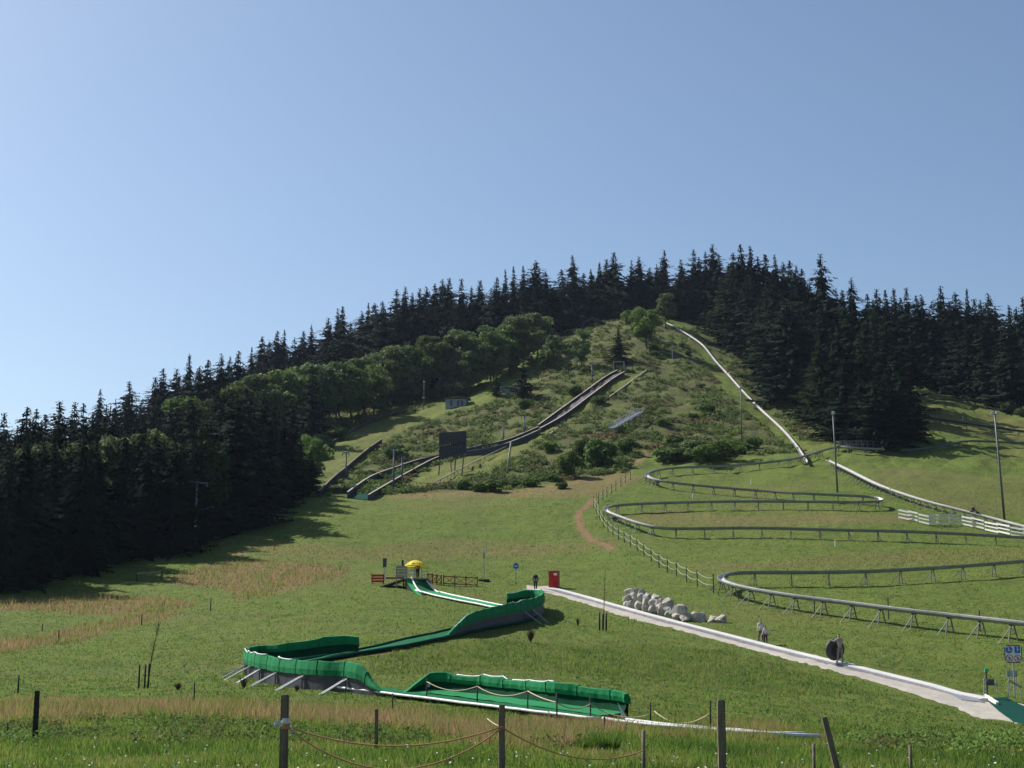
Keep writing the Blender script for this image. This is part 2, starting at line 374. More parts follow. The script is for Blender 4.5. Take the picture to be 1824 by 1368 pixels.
# ------------------------------------------------------------------ zone masks (world positions looked up along the slope)
def inpoly(px, py, poly):
    r = np.zeros(px.shape, bool); n = len(poly)
    for i in range(n):
        x1, y1 = poly[i]; x2, y2 = poly[(i + 1) % n]
        if y1 == y2: continue
        c = ((y1 > py) != (y2 > py)) & (px < (x2 - x1) * (py - y1) / (y2 - y1) + x1)
        r ^= c
    return r
DRY = [  # weight, ymin, ymax, polygon
 (.95, 20, 60, [(0,1228),(300,1238),(480,1258),(700,1270),(900,1288),(1110,1292),(1095,1335),(880,1335),(650,1300),(450,1285),(250,1275),(130,1290),(0,1292)]),
 (.95, 70, 175, [(-200,1070),(20,1068),(110,1062),(200,1062),(330,1066),(335,1084),(260,1092),(140,1096),(20,1088),(-200,1090)]),
 (.9, 70, 160, [(-200,1150),(0,1138),(60,1132),(130,1118),(220,1100),(300,1084),(335,1092),(250,1112),(130,1145),(20,1165),(-200,1190)]),
 (.9, 90, 200, [(300,1025),(420,998),(560,1002),(640,1012),(600,1030),(520,1050),(430,1072),(400,1048),(310,1044)]),
 (.5, 120, 240, [(480,965),(650,975),(800,958),(1000,972),(1095,962),(1090,980),(960,990),(700,1000),(560,998),(440,985)]),
 (.85, 190, 260, [(640,884),(870,872),(1000,862),(1060,848),(1160,846),(1080,880),(1010,888),(850,884),(700,888)]),
 (.55, 150, 230, [(1200,905),(1320,920),(1600,915),(1640,930),(1400,936),(1180,936),(1090,925)]),
 (.45, 120, 180, [(1500,985),(1824,975),(1900,975),(1900,998),(1600,1010),(1400,1012),(1280,1010)]),
 (.3, 190, 300, [(1540,850),(1600,835),(1824,850),(1900,860),(1900,925),(1760,915),(1640,890)]),
 (.4, 260, 420, [(1610,720),(1800,740),(1900,770),(1900,800),(1620,760)]),
 (.6, 24, 60, [(1100,1290),(1400,1290),(1500,1320),(1250,1325),(1130,1318)]),
]
HEATH = [(1., 232, 520, [(540,884),(620,842),(700,776),(800,738),(870,722),(905,700),(985,640),(1000,585),(1120,560),(1195,575),(1250,640),(1290,700),(1340,745),(1400,790),(1430,805),(1330,812),(1180,818),(1150,800),(1110,840),(1050,850),(900,872),(720,880),(650,886)]),
         (.9, 290, 520, [(1200,585),(1290,590),(1340,650),(1400,710),(1440,760),(1560,790),(1470,800),(1430,790),(1350,715),(1280,640)]),
         (.8, 250, 420, [(560,800),(480,760),(560,720),(720,722),(800,716),(720,740),(640,765)])]
GREEN_ON = [[(555,880),(575,795),(650,760),(720,738),(880,700),(900,700),(800,733),(720,762),(660,805),(610,850),(570,880)],
            [(700,870),(800,822),(905,790),(960,770),(1060,705),(1110,672),(1155,655),(1150,668),(1040,730),(980,775),(900,825),(850,850),(780,862)]]
DIRTP = [([(1058,888),(1048,900),(1032,912),(1030,925),(1038,945),(1055,962),(1075,970),(1092,977)], .42, 1.0),
         ([(1205,775),(1170,792),(1150,808),(1125,828),(1105,842),(1060,850),(980,868)], 1.1, .6),
         ([(420,990),(440,978),(470,975)], .8, .5),
         ([(1120,1295),(1220,1312),(1330,1322),(1440,1328)], .35, .8),
         ([(655,1168),(740,1150),(800,1128)], .6, .6)]
ROUGH = [(1., 60, 125, [(640,1190),(700,1150),(800,1150),(900,1140),(1000,1150),(1150,1150),(1300,1160),(1450,1200),(1560,1235),(1400,1240),(1200,1215),(1000,1200),(850,1190),(700,1205)]),
         (.7, 24, 60, [(0,1250),(1200,1300),(1824,1290),(1824,1400),(0,1400)])]
def smoothstep_mask(px, py, Y, lst, jx, jy):
    o = np.zeros(px.shape)
    for w, y0, y1, poly in lst:
        s = 0
        for k in range(4):
            s = s + inpoly(px + jx * (.6 + .3 * k) + (k - 1.5) * 3, py + jy * (1.1 - .3 * k) + (k - 1.5) * 1.2, poly)
        o = np.maximum(o, w * s / 4 * ((Y >= y0) & (Y <= y1)))
    return o
def masks(x, y, z):
    yy = np.maximum(y, 5)
    px, py = topx(x, yy, z)
    sc = 2700 / yy
    jx = waves(x, y, 9, 7, 3) * .9 * sc * .5; jy = waves(x, y, 6, 7, 17) * .12 * sc * .5
    d = smoothstep_mask(px, py, yy, DRY, jx, jy); h = smoothstep_mask(px, py, yy, HEATH, jx, jy)
    gsub = smoothstep_mask(px, py, yy, [(1., 235, 460, q) for q in GREEN_ON], jx * .3, jy * .3)
    h = h * (1 - gsub); d = np.maximum(d, gsub * .25)
    r = smoothstep_mask(px, py, yy, ROUGH, jx, jy)
    dirt = np.zeros(x.shape)
    for pl, wd, wt in DIRTP:
        pts = [hit(*p) for p in catmull(pl, 4)]
        dm = np.full(x.shape, 1e9)
        for a, b in zip(pts, pts[1:]):
            ax, ay, bx, by = a.x, a.y, b.x, b.y; L2 = (bx - ax) ** 2 + (by - ay) ** 2 + 1e-9
            t = np.clip(((x - ax) * (bx - ax) + (y - ay) * (by - ay)) / L2, 0, 1)
            dm = np.minimum(dm, np.hypot(x - ax - t * (bx - ax), (y - ay - t * (by - ay))))
        dirt = np.maximum(dirt, wt * np.clip(1.6 - dm / wd + .35 * waves(x, y, 2.5, 5, 9), 0, 1))
    return d, h, r, dirt
# forest floor mask
SKY = [(-400,760),(0,740),(49,727),(107,720),(164,712),(200,688),(262,672),(291,658),(338,636),(371,640),(426,625),(467,602),(510,588),(555,580),(602,552),(620,565),(635,590),(656,541),(689,539),(707,516),(760,513),(795,491),(830,505),(868,497),(910,470),(955,467),(985,495),(1020,457),(1060,472),(1093,452),(1115,480),(1138,460),(1183,450),(1205,480),(1235,446),(1269,438),(1319,437),(1336,440),(1380,453),(1410,466),(1435,485),(1461,456),(1490,500),(1516,498),(1546,520),(1592,516),(1614,512),(1641,524),(1658,560),(1675,512),(1722,516),(1760,526),(1780,560),(1797,542),(1824,530),(2300,530)]
def sky_py(px): return float(np.interp(px, [s[0] for s in SKY], [s[1] for s in SKY]))
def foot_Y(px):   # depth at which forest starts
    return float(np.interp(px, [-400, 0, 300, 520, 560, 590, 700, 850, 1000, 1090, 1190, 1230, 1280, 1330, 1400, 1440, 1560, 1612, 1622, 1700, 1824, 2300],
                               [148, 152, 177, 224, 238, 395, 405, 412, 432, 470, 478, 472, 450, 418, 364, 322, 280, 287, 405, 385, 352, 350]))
# ------------------------------------------------------------------ ground mesh
def build_ground():
    ys = np.concatenate([np.array([-60, -20, 0, 6]), np.geomspace(12, 560, 640), np.array([600, 680, 800, 950, 1150])])
    aa = np.concatenate([np.array([-2.2, -1.4, -.95, -.7, -.55]), np.linspace(-.42, .42, 560), np.array([.55, .7, .95, 1.4, 2.2])])
    A, Y = np.meshgrid(aa, ys); X = A * np.maximum(Y, 25); Z = gz(X, Y)
    n, m = A.shape
    me = bpy.data.meshes.new('ground'); me.vertices.add(n * m)
    me.vertices.foreach_set('co', np.stack([X, Y, Z], -1).astype(np.float32).ravel())
    idx = np.arange(n * m).reshape(n, m)
    q = np.stack([idx[:-1, :-1], idx[:-1, 1:], idx[1:, 1:], idx[1:, :-1]], -1).reshape(-1, 4)
    me.loops.add(q.size); me.loops.foreach_set('vertex_index', q.astype(np.int32).ravel())
    me.polygons.add(len(q)); me.polygons.foreach_set('loop_start', np.arange(0, q.size, 4, dtype=np.int32)); me.polygons.foreach_set('loop_total', np.full(len(q), 4, np.int32))
    me.update(calc_edges=True); me.polygons.foreach_set('use_smooth', np.ones(len(q), bool))
    x, y, z = X.ravel(), Y.ravel(), Z.ravel()
    d, h, r, dirt = masks(x, y, z)
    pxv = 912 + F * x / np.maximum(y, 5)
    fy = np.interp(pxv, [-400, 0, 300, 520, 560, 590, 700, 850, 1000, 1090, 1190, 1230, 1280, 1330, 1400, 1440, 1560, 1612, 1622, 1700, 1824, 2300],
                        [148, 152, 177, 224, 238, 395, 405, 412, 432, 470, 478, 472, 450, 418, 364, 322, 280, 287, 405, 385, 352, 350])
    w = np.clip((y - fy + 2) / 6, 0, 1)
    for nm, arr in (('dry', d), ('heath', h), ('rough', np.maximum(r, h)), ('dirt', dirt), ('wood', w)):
        at = me.attributes.new(nm, 'FLOAT', 'POINT'); at.data.foreach_set('value', arr.astype(np.float32))
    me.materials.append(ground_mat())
    o = bpy.data.objects.new('ground', me); COL.objects.link(o); tag(o, kind='structure')
build_ground()

# ------------------------------------------------------------------ gravel path and conveyor
def path_edges():
    up = [(938,1043),(957,1045),(985,1046),(1040,1063),(1120,1085),(1200,1107),(1300,1132),(1400,1157),(1500,1181),(1600,1206),(1700,1230),(1770,1243),(1850,1262),(1930,1280)]
    lo = [(938,1050),(957,1053),(1000,1063),(1060,1082),(1120,1102),(1200,1121),(1300,1147),(1400,1174),(1500,1200),(1600,1228),(1700,1262),(1750,1281),(1830,1292),(1930,1312)]
    return [hit(*p) for p in catmull(up, 10)], [hit(*p) for p in catmull(lo, 10)]
pu, pl_ = path_edges()
mb = MB(); rows = []
for i, (a, b) in enumerate(zip(pu, pl_)):
    b = b + (b - a).normalized() * random.uniform(-.22, .22); row = []
    a = a + (a - b).normalized() * .5
    for k in range(9):
        p = a.lerp(b, k / 8); p.z = g(p.x, p.y) + (.05 if 0 < k < 8 else -.02); row.append(p)
    rows.append(row)
mb.strip(rows)
GRAV = mat('pale_gravel', (.40, .365, .32), (.30, .275, .24), 1.3, .95, bump=.03, bscale=9, coords='Object')
gp = mb.build('path', GRAV, smooth=True); tag(gp, kind='structure')
# conveyor
ctr = [hit(*p) for p in catmull([(977,1049),(1040,1066),(1120,1089),(1200,1111),(1300,1137),(1400,1163),(1500,1187),(1600,1212),(1700,1237),(1757,1251)], 8)]
ctr = smooth_pts(resample(ctr, 1.2), 4); base = ctr[0].copy()
cv = thing('conveyor', 'long pale conveyor belt running up the gravel path to the red cabinet', 'conveyor', base)
def sweep(pts, prof, parent, name, m, base, closed=True, smooth=False):
    rows = []
    for i, p in enumerate(pts):
        t = (pts[min(i + 1, len(pts) - 1)] - pts[max(i - 1, 0)]); t.z = 0; t.normalize(); s = Vector((t.y, -t.x, 0))
        rows.append([p - base + s * u + Vector((0, 0, w)) for u, w in prof])
    b = MB().strip(rows, closed=closed)
    if closed:
        n = len(prof); b.f.append(tuple(range(n))); b.m.append(0); b.f.append(tuple(range(len(b.v) - n, len(b.v)))[::-1]); b.m.append(0)
    return b.build(name, m, parent, smooth)
for p in ctr: p.z = gs(p.x, p.y) + .05
zz_ = [p.z for p in ctr]
for i, p in enumerate(ctr): a_ = max(0, i - 2); w_ = zz_[a_:i + 3]; p.z = sum(w_) / len(w_) - .02 - .04 * max(0, i - len(ctr) + 5)
sweep(ctr, [(-.3, -.05), (-.3, .22), (.3, .22), (.3, -.05)], cv, 'belt', M['belt'], base)
sweep(ctr, [(.302, -.4), (.302, .17), (.48, .14), (.5, -.4)], cv, 'side_panel', M['belt_side'], base)
sweep(ctr, [(-.302, -.4), (-.302, .19), (-.42, .17), (-.44, -.4)], cv, 'side_panel', M['belt_side'], base)

# ------------------------------------------------------------------ trees
def conifer_mesh(seed, wid=.15, droop=.35, sparse=1.0, lod=1):
    global rng
    rng = np.random.default_rng(seed); C = []; U = []; V = []
    nl = 46 if lod == 1 else 30
    for i in range(nl):
        h = .05 + .94 * (i / (nl - 1)) ** .85 + rng.normal() * .004
        r0 = wid * 1.15 * (1 - h) ** .86 * (.5 + .85 * rng.random()) + .002
        nb = int(6 + 6 * (1 - h)); 
        for k in range(nb):
            if rng.random() > sparse: continue
            az = rng.random() * 6.283; r = r0 * (.5 + .75 * rng.random()); off_ = rng.normal() * .009
            d = np.array([math.cos(az), math.sin(az), 0]); nq = max(3, int(r / .0075)) if lod == 1 else max(2, int(r / .014))
            dr = droop * (.6 + .8 * rng.random())
            for q in range(nq):
                t = (q + .6) / nq; zz = h + off_ - dr * r * t + .22 * r * t * t
                side = np.array([-d[1], d[0], 0]); w = .0145 * (1 - .5 * t) * (.7 + .7 * rng.random()) * (1.15 - .88 * h) * (1 if lod == 1 else 1.75)
                c = d * r * t + side * (rng.random() - .5) * .045 * (1.1 - t); c[2] = zz
                C.append(c)
                a = rng.random() * 1.4 - .7
                U.append((side * math.cos(a) + np.array([0, 0, math.sin(a)])) * w)
                V.append((d * .9 + np.array([0, 0, -.5 - .5 * rng.random()])) * (.009 + .006 * rng.random()) * min(1, .3 + 2.4 * (1 - h)))
    n = 26
    for i in range(n):   # leader
        h = .93 + .07 * i / n; C.append(np.array([rng.normal() * .002, rng.normal() * .002, h])); a = rng.random() * 6.28
        U.append(np.array([math.cos(a), math.sin(a), .2]) * (.004 * (1 - i / n) + .0008)); V.append(np.array([0, 0, .006]))
    return np.array(C), np.array(U), np.array(V)
def trunk_mesh(name, h, r0, bend=.01, limbs=0, seed=1):
    rr = random.Random(seed); b = MB(); pts = []; x = y = 0
    for i in range(6):
        pts.append((x, y, -.02 + h * i / 5)); x += rr.uniform(-bend, bend); y += rr.uniform(-bend, bend)
    b.tube(pts, [r0 * (1 - .75 * i / 5) for i in range(6)], 6)
    for k in range(limbs):
        z0 = h * rr.uniform(.45, .9); az = rr.uniform(0, 6.28); L = rr.uniform(.14, .26)
        p = [(0, 0, z0), (math.cos(az) * L * .5, math.sin(az) * L * .5, z0 + L * .6), (math.cos(az) * L, math.sin(az) * L, z0 + L)]
        b.tube(p, [r0 * .45, r0 * .28, r0 * .1], 5)
    me_o = b.build(name, M['bark'], smooth=True); me = me_o.data; bpy.data.objects.remove(me_o); return me
CONS = []
for i, (w, dr, sp) in enumerate([(.30, .45, 1), (.25, .55, .95), (.34, .35, .95), (.22, .6, .9), (.30, .25, .85), (.38, .4, 1), (.22, .12, .75)]):
    C, U, V = conifer_mesh(100 + i, w, dr, sp)
    CONS.append((quads_mesh('crown', C, U, V, M['needles']), trunk_mesh('trunk', .95, .011, .002, 0, i)))
LOWC = [conifer_mesh(180 + i, w, dr, .95, 2) for i, (w, dr) in enumerate([(.30, .4), (.26, .5), (.34, .3)])]
STAND = []
CONS_L = []
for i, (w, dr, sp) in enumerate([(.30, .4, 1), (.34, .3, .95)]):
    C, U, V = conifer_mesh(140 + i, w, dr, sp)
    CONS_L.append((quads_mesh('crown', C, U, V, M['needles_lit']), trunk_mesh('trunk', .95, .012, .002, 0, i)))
def blob_tree(seed, rx=.3, rz=.36, zc=.60, nb=34, nq=150, leaf=.013, m='leaves', br=.11):
    global rng
    rng = np.random.default_rng(seed); Cs = []; Ns = []
    for b in range(nb):
        d = rand_unit(1)[0]; f = .55 + .42 * rng.random(); c = np.array([d[0] * rx * f, d[1] * rx * f, zc + d[2] * rz * f])
        r = br * (.6 + .7 * rng.random()); n = rand_unit(nq); n[:, 2] = np.where(n[:, 2] < -.3, -n[:, 2], n[:, 2])
        p = c + n * r * (.78 + .35 * rng.random((nq, 1))) * np.array([1, 1, .8]); Cs.append(p); Ns.append(n)
    C = np.concatenate(Cs); Nn = np.concatenate(Ns)
    k = C[:, 2] > .04; C, Nn = C[k], Nn[k]
    c, u, v = leaf_quads(C, Nn, leaf, .9, .9)
    return quads_mesh('crown', c, u, v, M[m])
DEC = []
for i, (rx, rz, zc, m) in enumerate([(.33, .38, .58, 'leaves'), (.28, .40, .56, 'leaves_grey'), (.38, .36, .58, 'leaves'), (.30, .42, .54, 'leaves_grey'), (.36, .38, .56, 'leaves')]):
    DEC.append((blob_tree(200 + i, rx, rz, zc, m=m), trunk_mesh('trunk', .6, .02, .02, 5, i + 30)))
ROUND = (blob_tree(220, .42, .44, .5, nb=60, nq=130, m='leaves_shade', br=.1), trunk_mesh('trunk', .5, .02, .02, 4, 44))
BUSH = []
for i, m in enumerate(['leaves', 'leaves_grey', 'leaves_bright', 'leaves']):
    BUSH.append((blob_tree(240 + i, .45, .32, .36, nb=22, nq=110, leaf=.028, m=m, br=.2), trunk_mesh('stem', .4, .03, .03, 3, i + 60)))
NT = [0]
RB = [(1270, 'by the top of the run'), (1340, 'upper part'), (1420, 'middle part'), (1500, 'above the footbridge'), (9999, 'lower right part')]
LWD = [(60, 'at the frame edge'), (160, 'far left part'), (270, 'left of the dome tree'), (420, 'round the dome tree'), (9999, 'near the landing slope')]
LRD = [(260, 'lowest part'), (360, 'by the tallest tree'), (480, 'middle part'), (9999, 'upper part')]
SMT = [(780, 'left quarter'), (920, 'over the hut'), (1040, 'over the ski jump'), (9999, 'behind the shelter')]
FRT = [(1660, 'next to the gap'), (1740, 'middle'), (9999, 'at the frame edge')]
WHERE = {'conifers of the near left wood': LWD, 'back conifers of the near left wood': LWD, 'spruces topping the left wood': LWD, 'spruces along the left ridge': LRD, 'spruces of the left ridge second rank': LRD,
 'spruces below the left ridge': LRD, 'spruces of the summit row': SMT, 'spruces of the summit second rank': SMT, 'spruces in the ranks under the summit': SMT,
 'spruces of the block right of the summit run': RB, 'spruces inside the right block': RB, 'back spruces of the right block': RB,
 'spruces behind the upper right pasture': FRT, 'front spruces behind the right pasture': FRT, 'back spruces behind the right pasture': FRT, 'shrubs under the far right spruces': FRT,
 'leafy trees below the summit': [(600, 'left end'), (700, 'left of the hut mast'), (800, 'above the bare pole'), (900, 'above the hut'), (9999, 'by the pine')],
 'sunlit leafy trees of the left ridge': [(450, 'low end'), (580, 'middle'), (700, 'upper end'), (850, 'above the bare pole'), (9999, 'over the pine')]}
def tree(kind, x, y, hgt, name, label, cat, group, wid=1.0, sink=.3, tname='trunk'):
    if group in WHERE:
        pxx = 912 + F * x / y
        for lim, ph in WHERE[group]:
            if pxx < lim: label = label + ', ' + ph; group = group + ', ' + ph; break
    o = thing(name, label, cat, (x, y, g(x, y) - sink), random.uniform(0, 6.28), group)
    o.scale = (hgt * wid, hgt * wid, hgt)
    for nm, me in (('crown' if tname == 'trunk' else 'foliage', kind[0]), (tname, kind[1])):
        c = bpy.data.objects.new(nm, me); COL.objects.link(c); c.parent = o
    NT[0] += 1
    return o
# skyline conifers, read as (top px, top py)
TOPS = [(8,733),(30,742),(49,721),(66,728),(82,738),(107,716),(134,714),(149,712),(164,711),(179,693),(200,684),(217,680),(231,674),(250,679),(262,668),(277,672),(291,656),(315,652),(338,632),(356,650),(371,640),(395,628),(410,636),(425,623),(449,618),(467,599),(480,606),(494,590),(507,587),(526,585),(541,587),(555,578),(585,561),(602,550),(610,545),(625,572),(645,555),(656,539),(668,541),(682,537),(692,540),(707,515),(722,512),(735,522),(748,515),(760,512),(775,505),(788,492),(800,490),(822,497),(840,508),(855,500),(868,495),(885,492),(900,478),(915,468),(932,473),(955,465),(972,480),(1000,480),(1020,455),(1040,480),(1052,476),(1068,468),(1080,462),(1093,450),(1112,478),(1125,464),(1138,458),(1157,474),(1170,480),(1183,446),(1198,485),(1213,463),(1235,444),(1245,458),(1256,445),(1269,436),(1280,450),(1295,443),(1306,450),(1319,435),(1336,439),(1350,455),(1363,453),(1380,451),(1395,468),(1406,464),(1418,474),(1428,478),(1461,454),(1516,496),(1545,520),(1561,513),(1577,516),(1592,515),(1604,530),(1614,510),(1631,526),(1641,523),(1675,510),(1690,530),(1701,518),(1722,515),(1735,530),(1746,535),(1760,524),(1772,540),(1797,541),(1810,545),(1821,530),(1845,525),(-20,735),(-45,720)]
def region(px):
    if px < 170: return ('dark skyline spruce of the near left wood', 'spruces topping the left wood')
    if px < 640: return ('dark skyline spruce on the left ridge', 'spruces along the left ridge')
    if px < 1190: return ('tall skyline spruce of the summit row', 'spruces of the summit row')
    if px < 1540: return ('tall skyline spruce of the right forest block', 'spruces of the block right of the summit run')
    return ('skyline spruce behind the upper right pasture', 'spruces behind the upper right pasture')
for px, py in TOPS:
    if px not in (338, 1183, 1461, 1516, 656, 602, 1319, 1093, 1020) and random.random() < .13: continue
    py += random.choice([0, 0, 0, 3, 6]) if px not in (338, 1183, 1461, 1516) else 0
    if px < 170: Y = random.uniform(205, 232)
    elif px < 430: Y = random.uniform(330, 400)
    elif px < 1000: Y = random.uniform(438, 468)
    elif px < 1290: Y = random.uniform(480, 498)
    elif px < 1450: Y = random.uniform(440, 462)
    elif px < 1540: Y = {1461: 385, 1516: 340}.get(px, 360)
    else: Y = random.uniform(395, 430)
    p = P(px, py, Y); h = p.z - g(p.x, p.y) + .3
    if h < 6: continue
    k = random.choice(CONS[:6]); w = random.choice([.95, 1.2, 1.45, 1.6, 1.75, 1.35]) * random.uniform(.92, 1.08) * (1.0 if h < 26 else .9)
    lb, gr = region(px); lab = lb
    if px == 1461: k = CONS[2]; lab = 'broad fir with open spreading branches above its neighbours'; gr = None; w = 1.2
    if px == 1516: k = CONS[5]; lab = 'bushy fir with a blunt rounded top, right of the broad open fir'; gr = None; w = .9
    if px == 338: lab = 'spruce standing tallest above the middle of the left ridge'; gr = None; w = 1.2
    if px == 1183: k = CONS[6]; lab = 'thin bare-looking spruce top poking up behind the start of the summit run'; gr = None
    if h > 34: h2 = h
    tree(k, p.x, p.y, h, 'spruce_tree', lab, 'spruce', gr, w)
# infill conifers
def fill(n, px0, px1, y0f, y1f, hr, lab, gr, kinds, capoff=12, wid=(.8, 1.2), name='spruce_tree', cat='spruce', minsep=1.6, capf=sky_py, minh=5, stuff=False):
    done = []; tries = 0
    while len(done) < n and tries < n * 30:
        tries += 1
        px = random.uniform(px0, px1); fy = foot_Y(px); y0 = fy if y0f is None else y0f(px); y1 = y1f(px)
        if y1 <= y0: continue
        Y = y0 + (y1 - y0) * random.random() ** 1.3
        x = (px - 912) / F * Y
        if any((x - a) ** 2 + (Y - b) ** 2 < minsep ** 2 for a, b in done): continue
        gzv = g(x, Y); hcap = P(px, capf(px) + capoff + random.uniform(0, 38), Y).z - gzv
        h = min(random.uniform(*hr), hcap)
        if h < minh: continue
        done.append((x, Y))
        if stuff: STAND.append((x, Y, h, h * random.uniform(*wid))); continue
        tree(random.choice(kinds), x, Y, h, name, lab, cat, gr, random.uniform(*wid))
    return done
LW = [(-400,715),(0,745),(60,735),(110,740),(150,730),(220,722),(300,742),(330,760),(385,712),(410,695),(440,688),(475,702),(500,740),(530,770),(565,800),(580,850),(600,900)]
capLW = lambda px: float(np.interp(px, [a for a, b in LW], [b for a, b in LW]))
fill(58, -90, 556, None, lambda p: foot_Y(p) + 30, (13, 21), 'dark front conifer of the near left wood', 'conifers of the near left wood', CONS[:6], 4, (.85, 1.3), capf=capLW)
for px, Y, top in [(535,236,775),(505,232,742),(470,228,705),(440,224,690),(415,220,702),(392,216,715),(553,240,800),(487,226,725)]:
    p = P(px, top, Y); h = p.z - g(p.x, p.y) + .3
    tree(CONS[random.choice([0, 2, 5])], p.x, p.y, h, 'spruce_tree', 'tall dark spruce at the right-hand edge of the near left wood', 'spruce', 'edge spruces of the near left wood', 1.15)
fill(22, 170, 560, lambda p: 270, lambda p: 350, (13, 19), 'spruce on the slope below the left ridge', 'spruces below the left ridge', CONS[:6], 14, capf=sky_py, stuff=True)
fill(30, 440, 990, lambda p: max(410, foot_Y(p) + 12), lambda p: 470, (18, 30), 'dark spruce just behind the leafy belt', 'spruces in the ranks under the summit', CONS[:6], 12, stuff=True)
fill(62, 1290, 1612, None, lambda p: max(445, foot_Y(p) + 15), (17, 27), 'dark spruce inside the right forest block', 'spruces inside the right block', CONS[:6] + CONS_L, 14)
for px, Y, top in [(1600,282,660),(1575,279,655),(1555,276,668),(1588,290,640),(1535,285,668),(1500,290,640),(1612,290,690)]:
    p = P(px, top, Y); h = p.z - g(p.x, p.y) + .3
    tree(CONS[random.choice([0, 2, 5])], p.x, p.y, h, 'spruce_tree', 'broad dark spruce at the lower right corner of the forest block', 'spruce', 'corner spruces of the right block', 1.25)
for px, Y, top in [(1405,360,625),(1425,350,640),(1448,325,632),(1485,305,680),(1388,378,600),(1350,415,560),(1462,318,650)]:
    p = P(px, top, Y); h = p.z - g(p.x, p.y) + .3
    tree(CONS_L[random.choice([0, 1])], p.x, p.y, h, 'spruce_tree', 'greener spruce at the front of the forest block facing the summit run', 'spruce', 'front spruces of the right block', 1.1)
fill(46, 1600, 1900, None, lambda p: foot_Y(p) + 45, (17, 23), 'dark spruce in the front ranks behind the upper right pasture', 'front spruces behind the right pasture', CONS[:6], 8, stuff=True)
fill(34, 150, 640, lambda p: 330 if p < 430 else 415, lambda p: 405 if p < 430 else 470, (12, 26), 'spruce in the second rank of the left ridge', 'spruces of the left ridge second rank', CONS[:6], 10, (.9, 1.3), capf=sky_py, minsep=2.2, stuff=True)
fill(48, 640, 1290, lambda p: 440 if p < 1000 else 482, lambda p: 480 if p < 1000 else 520, (22, 32), 'dark spruce in the dense second rank of the summit row', 'spruces of the summit second rank', CONS[:6], 8, (.9, 1.25), minsep=2, stuff=True)
fill(26, -60, 200, lambda p: 185, lambda p: 225, (14, 22), 'conifer in the back rank of the near left wood', 'back conifers of the near left wood', CONS[:6], 12, (.9, 1.2), capf=sky_py, stuff=True)
fill(16, -330, -60, None, lambda p: foot_Y(p) + 25, (15, 20), 'unseen conifer extending the near left wood, added for its shadow', 'unseen conifers beyond the left edge', CONS[:6], 4, (.9, 1.2), stuff=True)  # trees out of view, added to cast shadow in from the left
fill(24, 1290, 1540, lambda p: 420, lambda p: 470, (20, 30), 'dark spruce in the back ranks of the right forest block', 'back spruces of the right block', CONS[:6], 12, (.9, 1.2), stuff=True)
fill(24, 1560, 1900, lambda p: foot_Y(p) + 30, lambda p: 450, (18, 26), 'dark spruce in the back ranks behind the upper right pasture', 'back spruces behind the right pasture', CONS[:6], 10, (.9, 1.2), stuff=True)
def build_stand():
    Cs, Us, Vs = [], [], []
    for i, (x, y, h, w) in enumerate(STAND):
        C, U, V = LOWC[i % 3]; a = random.uniform(0, 6.28); c, s_ = math.cos(a), math.sin(a); Rm = np.array([[c, -s_, 0], [s_, c, 0], [0, 0, 1]])
        sc = np.array([w, w, h]); Cs.append((C * sc) @ Rm.T + np.array([x, y, g(x, y) - .3])); Us.append((U * sc) @ Rm.T); Vs.append((V * sc) @ Rm.T)
    me = quads_mesh('spruce_stand', np.concatenate(Cs), np.concatenate(Us), np.concatenate(Vs), M['needles'])
    o = bpy.data.objects.new('spruce_stand', me); COL.objects.link(o); tag(o, 'mass of dark spruces filling the depth of the forest behind the front trees', 'spruce wood', None, 'stuff')
# deciduous belts
DC = [(420,712),(470,668),(520,640),(560,624),(590,648),(620,638),(650,640),(690,605),(730,592),(780,582),(850,574),(900,562),(960,556),(1000,572),(1010,590)]
capDC = lambda px: float(np.interp(px, [a for a, b in DC], [b for a, b in DC]))
fill(34, 440, 995, lambda p: foot_Y(p) - 22 if p > 590 else 375, lambda p: foot_Y(p) + 10 if p > 590 else 400, (9, 15), 'round leafy tree of the deciduous belt', 'leafy trees below the summit', DEC, 2, (.85, 1.2), 'leafy_tree', 'tree', 3.2, capDC)
build_stand()
for px, Y, top, w in [(445,335,672,1.1),(462,338,664,1.1),(485,345,672,1.0),(505,350,662,1.1),(528,352,640,1.1),(545,356,628,1.2),(566,358,632,1.1),(585,356,655,1.0),(608,362,645,1.0),(628,364,650,1.0),(648,366,645,1.1),(668,392,628,1.1),(715,394,600,1.1),(770,396,588,1.1),(820,398,580,1.1),(875,402,572,1.1),(920,406,562,1.2),(955,410,558,1.1),(552,380,625,1.0),(600,378,645,.9),(640,380,640,.9),(700,392,598,1.1),(745,395,590,1.1),(468,350,668,1.0),(500,360,690,1.0),(430,345,705,1.0),(360,330,700,1.1),(330,320,705,1.0)]:
    p = P(px, top, Y); h = min(p.z - g(p.x, p.y) + .3, 17)
    tree(random.choice(DEC), p.x, p.y, h, 'leafy_tree', 'sunlit leafy tree before the left ridge', 'tree', 'sunlit leafy trees of the left ridge', w)
def one(kind, px, base, top, name, label, cat, w=1.0, group=None, tname='trunk', ymin=14):
    b = hit(px, base, 0, ymin); h = (base - top) * mpp(b.y) + .3
    return tree(kind, b.x, b.y, h, name, label, cat, group, w, .2, tname)
p = P(368, 750, 197); hh = p.z - g(p.x, p.y)
tree((ROUND[0], ROUND[1]), p.x, p.y, hh, 'leafy_tree', 'big dome-shaped leafy tree with a sunlit green rim in the near left wood', 'tree', None, .66)
for px, Y, top in [(378,194,890),(400,194,900),(425,198,880),(296,186,860)]:
    p = P(px, top, Y); tree(random.choice(CONS[:3]), p.x, Y, p.z - g(p.x, Y) + .3, 'spruce_tree', 'low dark spruce under the dome-shaped tree of the near left wood', 'spruce', 'low spruces under the dome tree', 1.3)
